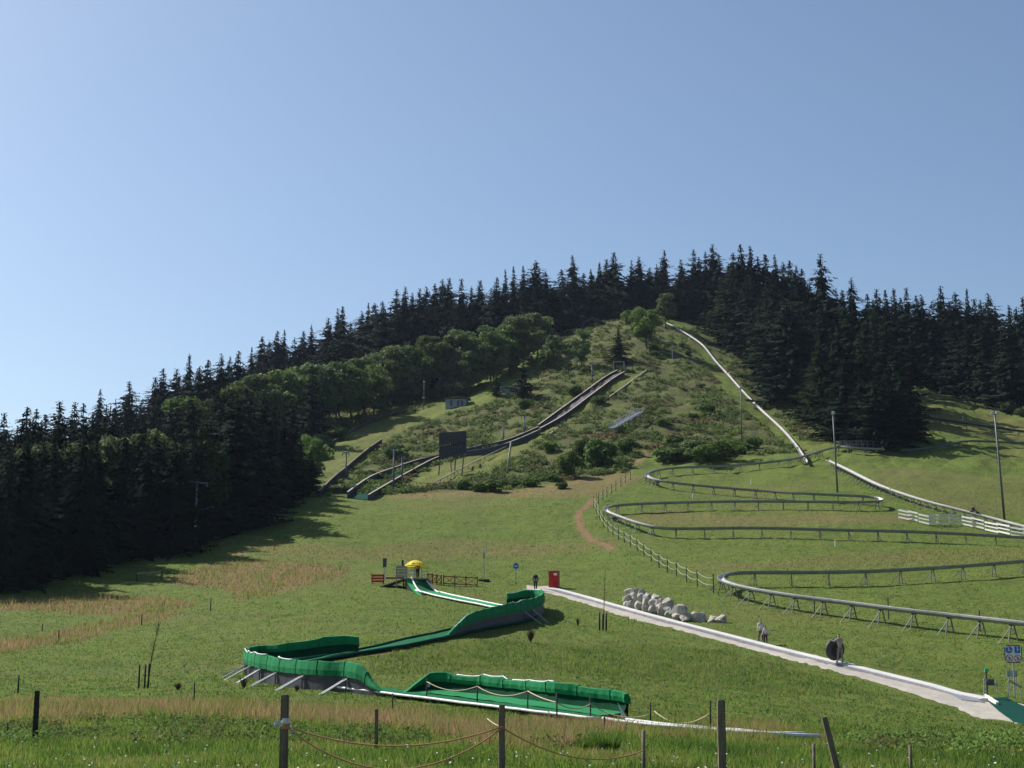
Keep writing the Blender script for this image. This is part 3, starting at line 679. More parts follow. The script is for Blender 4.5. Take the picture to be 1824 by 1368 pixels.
for px, Y, top, k in [(235,192,745,1),(150,182,790,3),(70,180,770,1),(282,200,738,3),(455,236,735,1)]:
    p = P(px, top, Y); tree(DEC[k], p.x, Y, min(14, p.z - g(p.x, Y) + .3), 'leafy_tree', 'grey-green leafy tree mixed among the conifers of the near left wood', 'tree', 'leafy trees of the near left wood', .8)
p = P(548, 765, 246); tree(DEC[0], p.x + 1.5, 243, p.z - g(p.x, p.y), 'leafy_tree', 'leafy tree hanging over the landing slope at the edge of the left wood', 'tree', None, .8)
p = P(210, 770, 196); tree(DEC[1], p.x, 190, 14, 'leafy_tree', 'pale grey-green leafy tree among the dark conifers of the near left wood', 'tree', None, .7)
one(DEC[0], 1152, 622, 541, 'leafy_tree', 'large dark leafy tree with a visible trunk at the head of the summit run', 'tree', 1.0, ymin=330)
one(DEC[2], 1128, 600, 545, 'leafy_tree', 'lighter leafy tree just left of the large dark one at the head of the run', 'tree', .9, ymin=330)
one(DEC[1], 1185, 585, 520, 'leafy_tree', 'grey-green leafy tree behind the top end of the summit run', 'tree', 1.0, ymin=400)
one(CONS_L[0], 1102, 645, 580, 'spruce_tree', 'small lone spruce on the open slope left of the large leafy tree', 'spruce', 1.2, ymin=300)
one(DEC[3], 1036, 655, 585, 'leafy_tree', 'dark grey leafy tree on the open slope above the ski jump', 'tree', .8, ymin=300)
one(DEC[1], 985, 660, 595, 'leafy_tree', 'ragged leafy tree at the right-hand end of the deciduous belt', 'tree', .9, ymin=300)
one(CONS[6], 932, 712, 640, 'pine_tree', 'dark open pine beside the white shed on the ski jump slope', 'pine', 1.6, ymin=300)
one(DEC[0], 968, 660, 620, 'leafy_tree', 'dark low tree between the pine and the ragged tree', 'tree', 1.1, ymin=300)
one(CONS_L[1], 884, 703, 662, 'spruce_tree', 'small bright green spruce left of the white shed', 'spruce', 1.0, ymin=300)
one(BUSH[1], 815, 708, 671, 'shrub', 'rounded grey-green shrub behind the turf-roofed hut', 'shrub', 1.3, None, 'stem', 300)
one(BUSH[2], 1465, 745, 695, 'leafy_tree', 'yellow-green birch bush at the foot of the dark forest block', 'tree', .8, None, 'trunk', 240)
one(BUSH[0], 1015, 848, 792, 'shrub', 'dark rounded bush left of the larger one below the scrubby slope', 'bush', .9, None, 'stem', 200)
one(BUSH[0], 1072, 833, 768, 'shrub', 'largest dark green bush beside the dirt track below the scrubby slope', 'bush', .95, None, 'stem', 200)
one(BUSH[3], 1045, 820, 770, 'shrub', 'lighter green bush squeezed between the two dark bushes', 'bush', .9, None, 'stem', 200)
one(BUSH[0], 1120, 808, 775, 'shrub', 'low dark bush above the dirt track', 'bush', 1.3, None, 'stem', 200)
for i, (px, b, t) in enumerate([(1185,822,790),(1215,822,788),(1250,822,782),(1290,818,775),(1325,808,782),(1235,808,775)]):
    one(BUSH[i % 4], px, b, t, 'shrub', 'low spreading bush of the thicket right of the dirt track', 'bush', 1.6, 'bushes right of the dirt track', 'stem', 200)
for i, (px, b, t) in enumerate([(880,876,848),(850,876,855),(920,868,852),(945,868,845),(985,858,840),(830,872,850),(1000,870,855),(900,870,850)]):
    one(BUSH[(i * 2) % 4], px, b, t, 'shrub', 'small bush along the brown bank at the top of the meadow', 'bush', 1.3, 'bushes on the bank above the meadow', 'stem', 200)
for i, (px, b, t) in enumerate([(580,775,735),(545,790,745),(610,765,738),(520,800,760),(600,785,752),(570,800,765),(640,750,735),(560,815,780),(530,830,790)]):
    one(BUSH[i % 2], px, b, t, 'shrub', 'dark bush on the bank between the left wood and the landing slope', 'bush', 1.2, 'bushes left of the landing slope', 'stem', 240)
for i in range(22):
    px = random.uniform(1640, 1860); Y = foot_Y(px) - random.uniform(0, 4); x = (px - 912) / F * Y
    tree(BUSH[1], x, Y, random.uniform(2.2, 4), 'shrub', 'grey-green shrub before the far right spruces', 'shrub', 'shrubs under the far right spruces', 1.0, .3, 'stem')
for i in range(14):
    px = random.uniform(700, 800); Y = foot_Y(px) - random.uniform(3, 12); x = (px - 912) / F * Y
    tree(BUSH[i % 2], x, Y, random.uniform(2.5, 5), 'shrub', 'dark shrub along the foot of the leafy belt, left of the turf-roofed hut', 'shrub', 'shrubs left of the turf-roofed hut', 1.0, .3, 'stem')
rs = random.Random(77); nb_ = 0; tr_ = 0
while nb_ < 27 and tr_ < 3000:
    tr_ += 1; px = rs.uniform(640, 1400); py = rs.uniform(610, 860)
    q = hit(px, py, 0, 225)
    if q.y > 430: continue
    X_ = np.array([q.x]); m_ = masks(X_, np.array([q.y]), np.array([q.z]))
    if m_[1][0] < .7 or abs(px - 1290 + (py - 660) * -.85) < 18: continue
    nb_ += 1; wh = 'left of the ski jump' if px < 880 else ('round the ski jump inrun' if px < 1080 else 'below the summit run')
    tree(BUSH[nb_ % 4], q.x, q.y, rs.uniform(1.6, 3.6), 'shrub', 'round bush scattered in the scrub, ' + wh, 'bush', 'bushes ' + wh, 1.2, .3, 'stem')
# foreground greenery
def place_bush(px, base, top, w, lab, gr=None, k=None, cat='bush'):
    return one(k or random.choice(BUSH), px, base, top, 'shrub', lab, cat, w, gr, 'stem')

# ------------------------------------------------------------------ scrub, meadow grass (stuff)
def sample_ground(n, a0, a1, y0, y1, power=1.0):
    a = rng.uniform(a0, a1, n)
    u = rng.random(n)
    Y = y0 * (y1 / y0) ** u if power == 1 else (y0 ** -1 + u * (y1 ** -1 - y0 ** -1)) ** -1
    return a * Y, Y
rng = np.random.default_rng(5)
x, y = sample_ground(26000, -.14, .25, 225, 470); z = gz(x, y); d, h, r, dr = masks(x, y, z)
px_, py_ = topx(x, y, z)
k = (h > .4) & (rng.random(len(x)) < .6)
k &= (waves(x, y, 14, 7, 23) > -.35)
x, y, z = x[k], y[k], z[k]; n = len(x)
C = []; Nn = []; S = []; T = []
for j in range(26):
    dd = rand_unit(n); dd[:, 2] = np.abs(dd[:, 2]); rad = rng.uniform(.3, 1.0, n)
    c = np.stack([x, y, z], 1) + dd * np.stack([rad, rad, rad * .8], 1); C.append(c); Nn.append(dd); S.append(np.full(n, .13)); T.append(np.clip(.5 + .3 * waves(x, y, 20, 7, 8) + rng.normal(0, .12, n), 0, 1))
C = np.concatenate(C); Nn = np.concatenate(Nn); S = np.concatenate(S); T = np.concatenate(T)
def ramp_mat(name, stops, transl=.25, rough=.8, spec=.15):
    m = bpy.data.materials.new(name); m.use_nodes = True; t = m.node_tree; b = t.nodes['Principled BSDF']
    at = t.nodes.new('ShaderNodeAttribute'); at.attribute_name = 'tint'; cr = t.nodes.new('ShaderNodeValToRGB')
    while len(cr.color_ramp.elements) < len(stops): cr.color_ramp.elements.new(.5)
    for e, (p, c) in zip(cr.color_ramp.elements, stops): e.position = p; e.color = (*c, 1)
    t.links.new(at.outputs['Fac'], cr.inputs[0]); t.links.new(cr.outputs[0], b.inputs['Base Color'])
    b.inputs['Roughness'].default_value = rough; b.inputs['Specular IOR Level'].default_value = spec
    tr = t.nodes.new('ShaderNodeBsdfTranslucent'); ms = t.nodes.new('ShaderNodeMixShader'); ms.inputs[0].default_value = transl
    t.links.new(cr.outputs[0], tr.inputs[0]); t.links.new(b.outputs[0], ms.inputs[1]); t.links.new(tr.outputs[0], ms.inputs[2]); t.links.new(ms.outputs[0], t.nodes['Material Output'].inputs[0])
    return m
SCR = ramp_mat('scrub_leaves', [(0, (.16, .12, .06)), (.25, (.11, .12, .045)), (.5, (.085, .13, .038)), (.8, (.13, .18, .045)), (1, (.19, .25, .06))], .3)
c, u, v = leaf_quads(C, Nn, S, .9, .9)
sc_me = quads_mesh('scrub', c, u, v, SCR, {'tint': T}); o = bpy.data.objects.new('scrub', sc_me); COL.objects.link(o)
tag(o, 'low heather and bramble scrub covering the open slope around the ski jump', 'scrub', None, 'stuff')
# meadow grass
GR = ramp_mat('grass_blades', [(0, (.06, .115, .022)), (.3, (.145, .235, .038)), (.5, (.19, .25, .05)), (.7, (.24, .18, .08)), (1, (.34, .22, .13))], .5, .8, .12)
def grass(n, y0, y1, power, hfun, wfun, keep=None, a=.36, lean=.35, dryb=0.):
    x, y = sample_ground(n, -a, a, y0, y1, power); z = gz(x, y); d, h, r, dirt = masks(x, y, z)
    pxx, pyy = topx(x, y, z)
    onpath = inpoly(pxx, pyy, [(930,1040),(985,1044),(1300,1128),(1770,1240),(1900,1270),(1900,1300),(1740,1281),(1500,1201),(1200,1122),(1000,1064),(930,1052)])
    k = (~onpath) & (h < .3) & (dirt < .5)
    if keep is not None: k &= keep(x, y, d, r, pxx, pyy)
    x, y, z, d, r = x[k], y[k], z[k], d[k], r[k]; n = len(x)
    hh = hfun(x, y, d, r) * (.5 + .9 * rng.random(n)); ww = wfun(y) * (.6 + .8 * rng.random(n))
    az = rng.random(n) * 6.283; U = np.stack([np.cos(az) * ww, np.sin(az) * ww, np.zeros(n)], 1)
    V = np.stack([rng.normal(0, lean, n) * hh, rng.normal(0, lean, n) * hh, hh], 1)
    T = np.clip(.27 + .15 * waves(x, y, 7, 7, 2) + .1 * waves(x, y, 1.8, 7, 6) + rng.normal(0, .2, n) + d * (.45 + dryb) * (rng.random(n) < .8), 0, 1)
    return np.stack([x, y, z - .01], 1), U, V, T
parts = []
parts.append(grass(240000, 19, 60, 1, lambda x, y, d, r: .07 + .22 * np.clip(d * 1.2 + .25 * waves(x, y, 3, 5, 21), 0, 1) + .06 * r, lambda y: .004 + y * .00022))
parts.append(grass(230000, 55, 240, 1, lambda x, y, d, r: .075 + .035 * np.clip(waves(x, y, 2.2, 7, 14), -1, 1.5) + .2 * d * (y < 190) + .08 * r, lambda y: .010 + y * .00022))
parts.append(grass(40000, 235, 430, 1, lambda x, y, d, r: .12 + 0 * d, lambda y: .02 + y * .0001, lean=.5))
def dark(p, lo, hi): return (p[0], p[1], p[2], np.clip(rng.uniform(lo, hi, len(p[0])), 0, 1))
parts.append(dark(grass(30000, 55, 235, 1, lambda x, y, d, r: .11 + 0 * d, lambda y: .012 + y * .00038, lean=.8), 0, .12))
parts.append(dark(grass(22000, 90, 235, 1, lambda x, y, d, r: .08 + 0 * d, lambda y: .012 + y * .00038, lean=.9), .35, .7))
# taller brown seed heads in the dry bands
parts.append(grass(60000, 24, 60, 1, lambda x, y, d, r: .42 + 0 * d, lambda y: .004 + y * .00012, lambda x, y, d, r, px, py: d > .5, dryb=.2))
parts.append(grass(60000, 80, 190, 1, lambda x, y, d, r: .55 + 0 * d, lambda y: .006 + y * .00015, lambda x, y, d, r, px, py: (d > .6) & (px < 720), dryb=.2))
C = np.concatenate([p[0] for p in parts]); U = np.concatenate([p[1] for p in parts]); V = np.concatenate([p[2] for p in parts]); T = np.concatenate([p[3] for p in parts])
me = quads_mesh('meadow_grass', C, U, V, GR, {'tint': T}, tri=True); o = bpy.data.objects.new('meadow_grass', me); COL.objects.link(o)
tag(o, 'grass of the meadow, short and green with bands of brown seed heads', 'grass', None, 'stuff')
# clover flowers in the front grass
x, y = sample_ground(260, -.35, .35, 21, 34, 1); z = gz(x, y) + rng.uniform(.06, .14, len(x))
c, u, v = leaf_quads(np.stack([x, y, z], 1), np.tile(np.array([0, -.6, .8]), (len(x), 1)), .012, 1, .4)
FL = ramp_mat('flower_petals', [(0, (.75, .75, .75)), (.85, (.7, .7, .72)), (.95, (.75, .5, .05)), (1, (.75, .45, .04))], .2)
me = quads_mesh('clover_flowers', c, u, v, FL, {'tint': rng.random(len(x))}); o = bpy.data.objects.new('clover_flowers', me); COL.objects.link(o)
tag(o, 'tiny white and yellow flowers dotted through the front grass', 'flowers', None, 'stuff')
# weedy leaf tufts in foreground (stuff)
x, y = sample_ground(5200, -.36, .36, 24, 60, 1); z = gz(x, y)
pxx, pyy = topx(x, y, z)
k = (inpoly(pxx, pyy, [(0,1285),(250,1275),(600,1300),(750,1300),(760,1335),(400,1330),(0,1325)]) & (waves(x, y, 5, 7, 31) > -.1)) | inpoly(pxx, pyy, [(1480,1320),(1600,1290),(1700,1287),(1840,1290),(1850,1345),(1620,1345),(1560,1340)]) | inpoly(pxx, pyy, [(900,1310),(1090,1300),(1100,1335),(950,1340)])
x, y, z = x[k], y[k], z[k]; n = len(x); C = []; Nn = []; T = []
for j in range(34):
    dd = rand_unit(n); dd[:, 2] = np.abs(dd[:, 2]); rad = rng.uniform(.05, .32, n) * np.where(x > 8, 1.5, 1)
    C.append(np.stack([x, y, z], 1) + dd * rad[:, None] * np.array([1, 1, .9])); Nn.append(dd); T.append(np.clip(.45 + .25 * waves(x, y, 4, 7, 8) + rng.normal(0, .15, n) + .25 * (x > 8), 0, .95))
c, u, v = leaf_quads(np.concatenate(C), np.concatenate(Nn), .026, .7, .9)
WD = ramp_mat('weed_leaves', [(0, (.12, .10, .04)), (.4, (.09, .14, .035)), (.7, (.13, .20, .045)), (1, (.17, .27, .06))], .35)
me = quads_mesh('weeds', c, u, v, WD, {'tint': np.concatenate(T)}); o = bpy.data.objects.new('weeds', me); COL.objects.link(o)
tag(o, 'leafy weeds growing through the grass near the front fence', 'weeds', None, 'stuff')
# ------------------------------------------------------------------ alpine coaster tracks
UP = Vector((0, 0, 1))
def rail_pts(px_list, h, step=.9, n=8, ymin=100, sm=6):
    pts = [hit(p[0], p[1], h, ymin) for p in catmull(px_list, n)]
    pts = smooth_pts(resample(pts, step), sm)
    return pts
def track(name, label, cat, pts, parts_name='trough', h=1.2, spacing=3.4, wid=.62, mat_=None, legm=None, brace_side=1, legs=True, group=None, prof=None):
    base = Vector((pts[0].x, pts[0].y, g(pts[0].x, pts[0].y)))
    t = thing(name, label, cat, base, 0, group)
    w = wid / 2
    prof = prof or [(-w, .12), (-w * .95, .0), (-w * .6, -.14), (0, -.2), (w * .6, -.14), (w * .95, .0), (w, .12)]
    side = [(w, .12), (w * 1.14, .12), (w * 1.1, .0), (w * .7, -.16), (0, -.22), (-w * .7, -.16), (-w * 1.1, 0), (-w * 1.14, .12), (-w, .12), (-w * .95, -.01), (-w * .6, -.15), (0, -.21), (w * .6, -.15), (w * .95, -.01)]
    sweep(pts, prof, t, parts_name, mat_ or M['steel'], base, False, True)
    sweep(pts, side, t, 'outer_shell', mat_ or M['steel_shade_side'], base, True, False)
    if legs:
        sp = resample(pts, spacing)[1:-1]
        for i, p in enumerate(sp[:100]):
            q = sp[min(i + 1, len(sp) - 1)] - sp[max(i - 1, 0)]; q.z = 0; q.normalize(); s = Vector((q.y, -q.x, 0))
            b = MB(); top = p + UP * -.22
            L = []
            for sg in (-1, 1):
                f = p + s * sg * .42; f.z = g(f.x, f.y) - .1; b.bar(off([top + s * sg * .12], base)[0], f - base, .07, .07); L.append(f)
            b.bar(top + s * -.34 - base, top + s * .34 - base, .07, .07)
            if (top.z - g(p.x, p.y)) > .75:
                f2 = p + s * brace_side * 1.5 + q * .2; f2.z = g(f2.x, f2.y) - .05; b.bar(top - base, f2 - base, .05, .05)
                m1 = (L[0] + top) / 2; m2 = (L[1] + top) / 2; b.bar(m1 - base, m2 - base, .05)
            b.build('support', legm or M['galv_dull'], t)
    return t
A_ = [(1575,800),(1530,798),(1490,796),(1462,803),(1430,813),(1400,819),(1350,825),(1280,830),(1200,833),(1168,838),(1150,844),(1157,851),(1180,857),(1240,864),(1320,871),(1400,877),(1480,881),(1530,883),(1560,885),(1573,889),(1568,893),(1545,894),(1500,894),(1400,893),(1300,893),(1200,895),(1120,898),(1088,900),(1075,905),(1080,911),(1100,919),(1140,933),(1180,941),(1250,941),(1320,940),(1400,941),(1500,944),(1600,946),(1700,950),(1824,957),(1880,960)]
track('coaster_track', 'upper steel sled track zigzagging in long loops across the pasture right of the rope fence', 'sled track', rail_pts(A_, 1.15, 1.0), wid=.52)
B_ = [(1880,995),(1824,999),(1740,1006),(1650,1012),(1550,1017),(1450,1019),(1350,1019),(1305,1020),(1281,1026),(1283,1033),(1310,1043),(1360,1053),(1420,1062),(1500,1072),(1600,1085),(1700,1096),(1824,1110),(1880,1116)]
track('coaster_track', 'lowest loop of steel sled track, turning at the end of the rope fence', 'sled track', rail_pts(B_, 1.35, .9), wid=.55)
C_ = [(1474,820),(1500,832),(1560,862),(1600,877),(1650,893),(1733,914),(1824,938),(1880,951)]
track('sled_lift_rail', 'straight pale lift rail climbing diagonally to the foot of the forest block', 'lift rail', rail_pts(C_, 1.0, 1.5), spacing=2.0, wid=.62, mat_=M['run_grey'], brace_side=1)
D_ = [(1184,574),(1205,584),(1228,598),(1250,613),(1262,628),(1278,648),(1297,668),(1320,694),(1350,725),(1385,757),(1405,778),(1422,800),(1436,822)]
track('summit_run', 'pale straight sled run dropping from the summit along the forest block', 'sled run', rail_pts(D_, .7, 2.5, ymin=220, sm=3), spacing=5, wid=.50, mat_=M['run_grey'], legm=M['steel_dark'])
track('coaster_track', 'arched dark sled track high on the upper right pasture', 'sled track', rail_pts([(1608,692),(1642,703),(1667,711),(1691,712),(1725,713),(1756,717),(1790,722)], 1.1, 1.5, ymin=280), mat_=M['steel_dark'], legm=M['steel_dark'], spacing=2.4)
track('coaster_track', 'dark sled track lower on the upper right pasture, below the arched one', 'sled track', rail_pts([(1612,735),(1628,739),(1667,746),(1714,753),(1784,763),(1824,768),(1880,775)], 1.1, 1.5, ymin=270), mat_=M['steel_dark'], legm=M['steel_dark'], spacing=5.5)
track('coaster_track', 'curved dark sled track crossing the tree shadow right of the forest block', 'sled track', rail_pts([(1606,802),(1640,801),(1665,798),(1691,792),(1722,785),(1772,787),(1824,789),(1880,790)], .8, 1.5, ymin=240), mat_=M['steel_blue'], legm=M['steel_dark'], spacing=5)
# covered bridge at the foot of the forest
b0 = hit(1492, 805, 0, 240); dk = thing('footbridge', 'dark railed footbridge over the track below the forest block', 'footbridge', b0)
e0 = hit(1562, 806, 0, 240) - b0
mb = MB(); L = e0.length; d = e0.normalized(); s = Vector((d.y, -d.x, 0))
mb.bar(UP * .9 + s * 0, e0 + UP * .9, 1.2, .15); mb.build('deck', M['wood_dark'], dk)
for sg in (-.6, .6):
    mb = MB(); mb.bar(s * sg + UP * 2.0, e0 + s * sg + UP * 2.0, .08); mb.bar(s * sg + UP * 1.45, e0 + s * sg + UP * 1.45, .06)
    for k in range(8): mb.bar(e0 * k / 7 + s * sg + UP * .8, e0 * k / 7 + s * sg + UP * 2.0, .08)
    mb.build('railing', M['steel_blue'], dk)
for k in (0, .33, .66, 1):
    mb = MB(); q = e0 * k; mb.bar(q + UP * -.6 + s * .4, q + UP * .9 + s * .4, .14); mb.bar(q + UP * -.6 - s * .4, q + UP * .9 - s * .4, .14); mb.build('leg', M['wood_dark'], dk)

# ------------------------------------------------------------------ rope fence along the coaster pasture
fl = [(1271,1056),(1242,1045),(1223,1037),(1205,1026),(1189,1020),(1174,1011),(1160,1001),(1147,992),(1135,982),(1123,974),(1112,967),(1102,962),(1092,956),(1083,948),(1075,939),(1068,925),(1063,915),(1058,905),(1066,898),(1074,892),(1081,887),(1089,881),(1097,875),(1106,868),(1114,861),(1123,855)]
fp = [hit(*p) for p in fl]; f0 = fp[0].copy()
rf = thing('rope_fence', 'dark post fence with two pale green ropes curving round the coaster pasture', 'fence', f0)
for i, p in enumerate(fp):
    mb = MB(); mb.tube([p - f0 + UP * -.2, p - f0 + UP * (1.75 if i == 0 else 1.55)], .055, 7); mb.build('post', M['fence_green'], rf)
for hh in (1.4, .75):
    mb = MB()
    for a, b in zip(fp, fp[1:]):
        mb.tube([a.lerp(b, t) - f0 + UP * (hh - .22 * 4 * t * (1 - t)) for t in (0, .2, .4, .6, .8, 1)], .022, 5)
    mb.build('rope', M['rope_green'], rf)

# ------------------------------------------------------------------ white board fence
wf = [(1600,926),(1619,930),(1636,934),(1654,938),(1672,937),(1691,936),(1713,938),(1731,942),(1754,948),(1777,953),(1800,958),(1824,962),(1846,966)]
wp = [hit(p[0], p[1] - 2) for p in wf]; w0 = wp[0].copy()
t = thing('board_fence', 'zigzag fence of white planks beside the lift rail', 'fence', w0)
for i, (a, b) in enumerate(zip(wp, wp[1:])):
    o_ = Vector((0, .25 if i % 2 else -.25, .12 if i % 2 else -.05)); mb = MB(); d = (b - a)
    a2 = a - w0 + o_ - d * .02; b2 = b - w0 + o_ + d * .02
    for z in (.25, .72, 1.18): mb.bar(a2 + UP * z, b2 + UP * (z), .045, .20 if z != .72 else .14)
    pn = mb.build('plank_panel', M['white_paint'], t)
    for k in (.12, .88): MB().bar(a2.lerp(b2, k) + Vector((0, .05, -.3)), a2.lerp(b2, k) + Vector((0, .05, 1.32)), .07).build('upright', M['wood_pale'], pn)

# ------------------------------------------------------------------ masts and lift towers
def mast(px, base, top, label, Y0=100, heads=2, r=.09, lean=0, m='galv_dull', name='floodlight_mast'):
    b = hit(px, base, 0, Y0); h = (base - top) * mpp(b.y)
    t = thing(name, label, 'floodlight mast', b, 0, 'floodlight masts on the slope')
    MB().tube([(0, 0, -.3), (lean * .5, 0, h * .5), (lean, 0, h)], [r * 1.35, r * 1.1, r * .8], 10).build('pole', M[m], t, True)
    for k in range(heads):
        s = -1 if k == 0 else 1; c = Vector((lean + s * .32 * (heads > 1), -.15, h + .08))
        mb = MB(); mb.box(c, (.5, .34, .42), Matrix.Rotation(R(25), 3, 'X') @ Matrix.Rotation(R(12 * s), 3, 'Z'), taper=.8)
        hd = mb.build('lamp_head', M['galv'], t)
        mb = MB(); mb.box(c + Vector((0, -.19, -.08)), (.40, .03, .30), Matrix.Rotation(R(25), 3, 'X')); mb.build('lens', M['glass'], hd)
    mb = MB(); mb.bar((lean - .4, 0, h - .05), (lean + .4, 0, h - .05), .08); mb.build('crossarm', M[m], t)
    return t
mast(1790, 932, 735, 'tall floodlight mast near the right edge, by the white plank fence', 150, 2, .13, -.6)
mast(1492, 877, 735, 'grey floodlight mast between the sled track loops, in front of the forest block', 180, 1, .11, -.3)
mast(1322, 806, 690, 'thin dark floodlight mast beside the thicket right of the dirt track', 200, 1, .09, 0, 'steel_dark')
mast(650, 737, 690, 'thin floodlight mast at the left edge of the landing slope', 300, 1, .08, 0, 'steel_dark')
mast(755, 729, 680, 'bare floodlight pole left of the turf-roofed hut', 300, 1, .09, 0, 'wood')
def tower(px, base, top, label, armw, Y0=100, tilt=0, hang=None):
    b = hit(px, base, 0, Y0); h = (base - top) * mpp(b.y)
    t = thing('lift_tower', label, 'lift tower', b, 0, 'drag lift towers')
    MB().tube([(0, 0, -.3), (0, 0, h)], [.16, .12], 10).build('pole', M['steel_blue'], t, True)
    mb = MB(); mb.bar((-armw, 0, h + tilt), (armw * .8, 0, h - tilt * .3), .16, .16); 
    mb.build('crossarm', M['steel_blue'], t)
    for s in (-armw * .95, armw * .72):
        z = h + (tilt if s < 0 else -tilt * .3); mb = MB()
        mb.bar((s, -.45, z - .25), (s, .45, z - .2), .09)
        for k in (-.35, .0, .35): mb.tube([(s - .05, k, z - .32), (s + .05, k, z - .32)], .14, 8)
        mb.build('sheave', M['steel_blue'], t)
    if hang:
        mb = MB(); mb.tube([(armw * .2, 0, h - hang), (armw * .7, 0, h - hang + .15), (armw * 1.1, 0, h - hang + .5), (armw * 1.3, .1, h - hang + .35)], .06, 6); mb.build('tow_hanger', M['steel_blue'], t)
        mb = MB(); mb.box((0, -.16, h * .32), (.3, .03, .45)); mb.build('number_plate', M['white_paint'], t)
    return t
tower(347, 972, 860, 'old lift tower with a side arm standing in the dark of the left wood', 1.7, 100, .25, 3.4)
tower(701, 876, 797, 'drag lift tower in front of the ski jump outrun', 1.2, 200)
tower(897, 790, 750, 'drag lift tower right of the big dark board', 1.0, 220)
tower(716, 858, 812, 'small drag lift tower on the ski jump outrun', .8, 200)
tower(616, 850, 806, 'small drag lift tower on the lower part of the landing slope', .7, 200)
tower(1055, 685, 645, 'drag lift tower left of the ski jump take-off', .7, 280)
tower(934, 780, 740, 'slim lift tower above the ski jump inrun trough', .6, 230)
b = hit(1198, 640, 0, 250); t = thing('snow_lance', 'pole with a long slanting side arm on the knoll below the large leafy tree', 'pole', b)
h = 27 * mpp(b.y); MB().tube([(0, 0, -.3), (0, 0, h)], .1, 8).build('pole', M['galv'], t); MB().tube([(0, 0, h * .35), (-3.4, 0, h * .62)], .06, 6).build('arm', M['galv'], t)
b = hit(1066, 565, 0, 300); t = thing('antenna_mast', 'thin mast rising behind the summit shelter', 'mast', b); MB().tube([(0, 0, -.3), (0, 0, 4.8)], .06, 6).build('pole', M['steel_blue'], t)
MB().box((0, 0, 4.8), (.35, .2, .25)).build('head', M['steel_blue'], t)
# leaning wooden pole
a = hit(903, 844, 0, 200); h = 57 * mpp(a.y)
t = MB().tube([(0, 0, -.3), (.7, 0, h)], [.2, .16], 8).build('wooden_pole', M['wood_pale'], None, True, a); tag(t, 'thick leaning wooden pole on the grass below the ski jump', 'pole')

# ------------------------------------------------------------------ ski jump
def wallrun(top_px, h, Y0, w=.18):
    pts = [hit(p[0], p[1], h, Y0) for p in catmull(top_px, 6)]
    return smooth_pts(resample(pts, 2.5), 2)
def edge_wall(name, label, px, h, Y0, m, capm):
    pts = wallrun(px, h, Y0); base = Vector((pts[0].x, pts[0].y, g(pts[0].x, pts[0].y)))
    t = thing(name, label, 'edge wall', base)
    sweep(pts, [(-.08, -h - 1.0), (-.08, 0), (.08, 0), (.08, -h - 1.0)], t, 'boards', m, base)
    sweep(pts, [(-.13, .003), (-.13, .09), (.13, .09), (.13, .003)], t, 'top_rail', capm, base)
    return t
edge_wall('edge_board', 'dark board wall on the right side of the grass landing slope', [(569,875),(590,853),(617,831),(649,804),(680,782)], 1.0, 230, M['wood_dark'], M['wood'])
edge_wall('edge_board', 'low board edge on the left side of the grass landing slope', [(574,797),(609,776),(645,756),(680,742),(722,731)], .45, 260, M['wood_dark'], M['wood'])
# outrun chute
oL = [(619,877),(659,849),(702,833),(740,820),(790,808),(846,796),(906,782),(959,760)]
oR = [(656,882),(702,855),(738,835),(777,815),(815,806),(862,800),(910,787),(962,765)]
pL = [hit(p[0], p[1], .9, 225) for p in catmull(oL, 6)]; pR = [hit(p[0], p[1], .9, 225) for p in catmull(oR, 6)]
base = Vector((pL[0].x, pL[0].y, g(pL[0].x, pL[0].y)))
t = thing('ski_jump_chute', 'walled outrun chute of the ski jump with a grey-green bed', 'ski jump', base)
n = min(len(pL), len(pR)); rows = []
for i in range(n):
    a, b = pL[i], pR[i]; row = []
    for k in range(5):
        p = a.lerp(b, k / 4); p.z = g(p.x, p.y) + .12; row.append(p - base)
    rows.append(row)
MB().strip(rows).build('bed', M['teal'], t)
for pts in (pL, pR):
    pts = smooth_pts(pts, 2)
    sweep(pts, [(-.07, -1.5), (-.07, 0), (.07, 0), (.07, -1.5)], t, 'side_wall', M['tarp_grey'], base)
    sweep(pts, [(-.14, .003), (-.14, .1), (.14, .1), (.14, .003)], t, 'top_rail', M['wood_pale'], base)
# inrun
iL = [(959,757),(985,738),(1010,720),(1035,702),(1057,686),(1078,671),(1100,659)]
iR = [(962,763),(995,745),(1020,728),(1045,709),(1073,688),(1092,674),(1112,662)]
pL = [hit(p[0], p[1], .9, 250) for p in catmull(iL, 6)]; pR = [hit(p[0], p[1], .9, 250) for p in catmull(iR, 6)]
base = Vector((pL[0].x, pL[0].y, g(pL[0].x, pL[0].y)))
t = thing('ski_jump_inrun', 'straight wooden inrun of the ski jump with pale edges', 'ski jump', base); rows = []
for a, b in zip(pL, pR): rows.append([a.lerp(b, k / 3) + UP * -.5 - base for k in range(4)])
MB().strip(rows).build('bed', mat('brown_inrun', (.085, .07, .075), (.05, .042, .05), 2, .8), t)
for pts, hw in ((smooth_pts(pL, 2), 1.25), (smooth_pts(pR, 2), 1.25)):
    sweep(pts, [(-.06, -hw), (-.06, 0), (.06, 0), (.06, -hw)], t, 'side_wall', M['wood_dark'], base)
    sweep(pts, [(-.16, .003), (-.16, .1), (.16, .1), (.16, .003)], t, 'top_rail', M['wood_pale'], base)
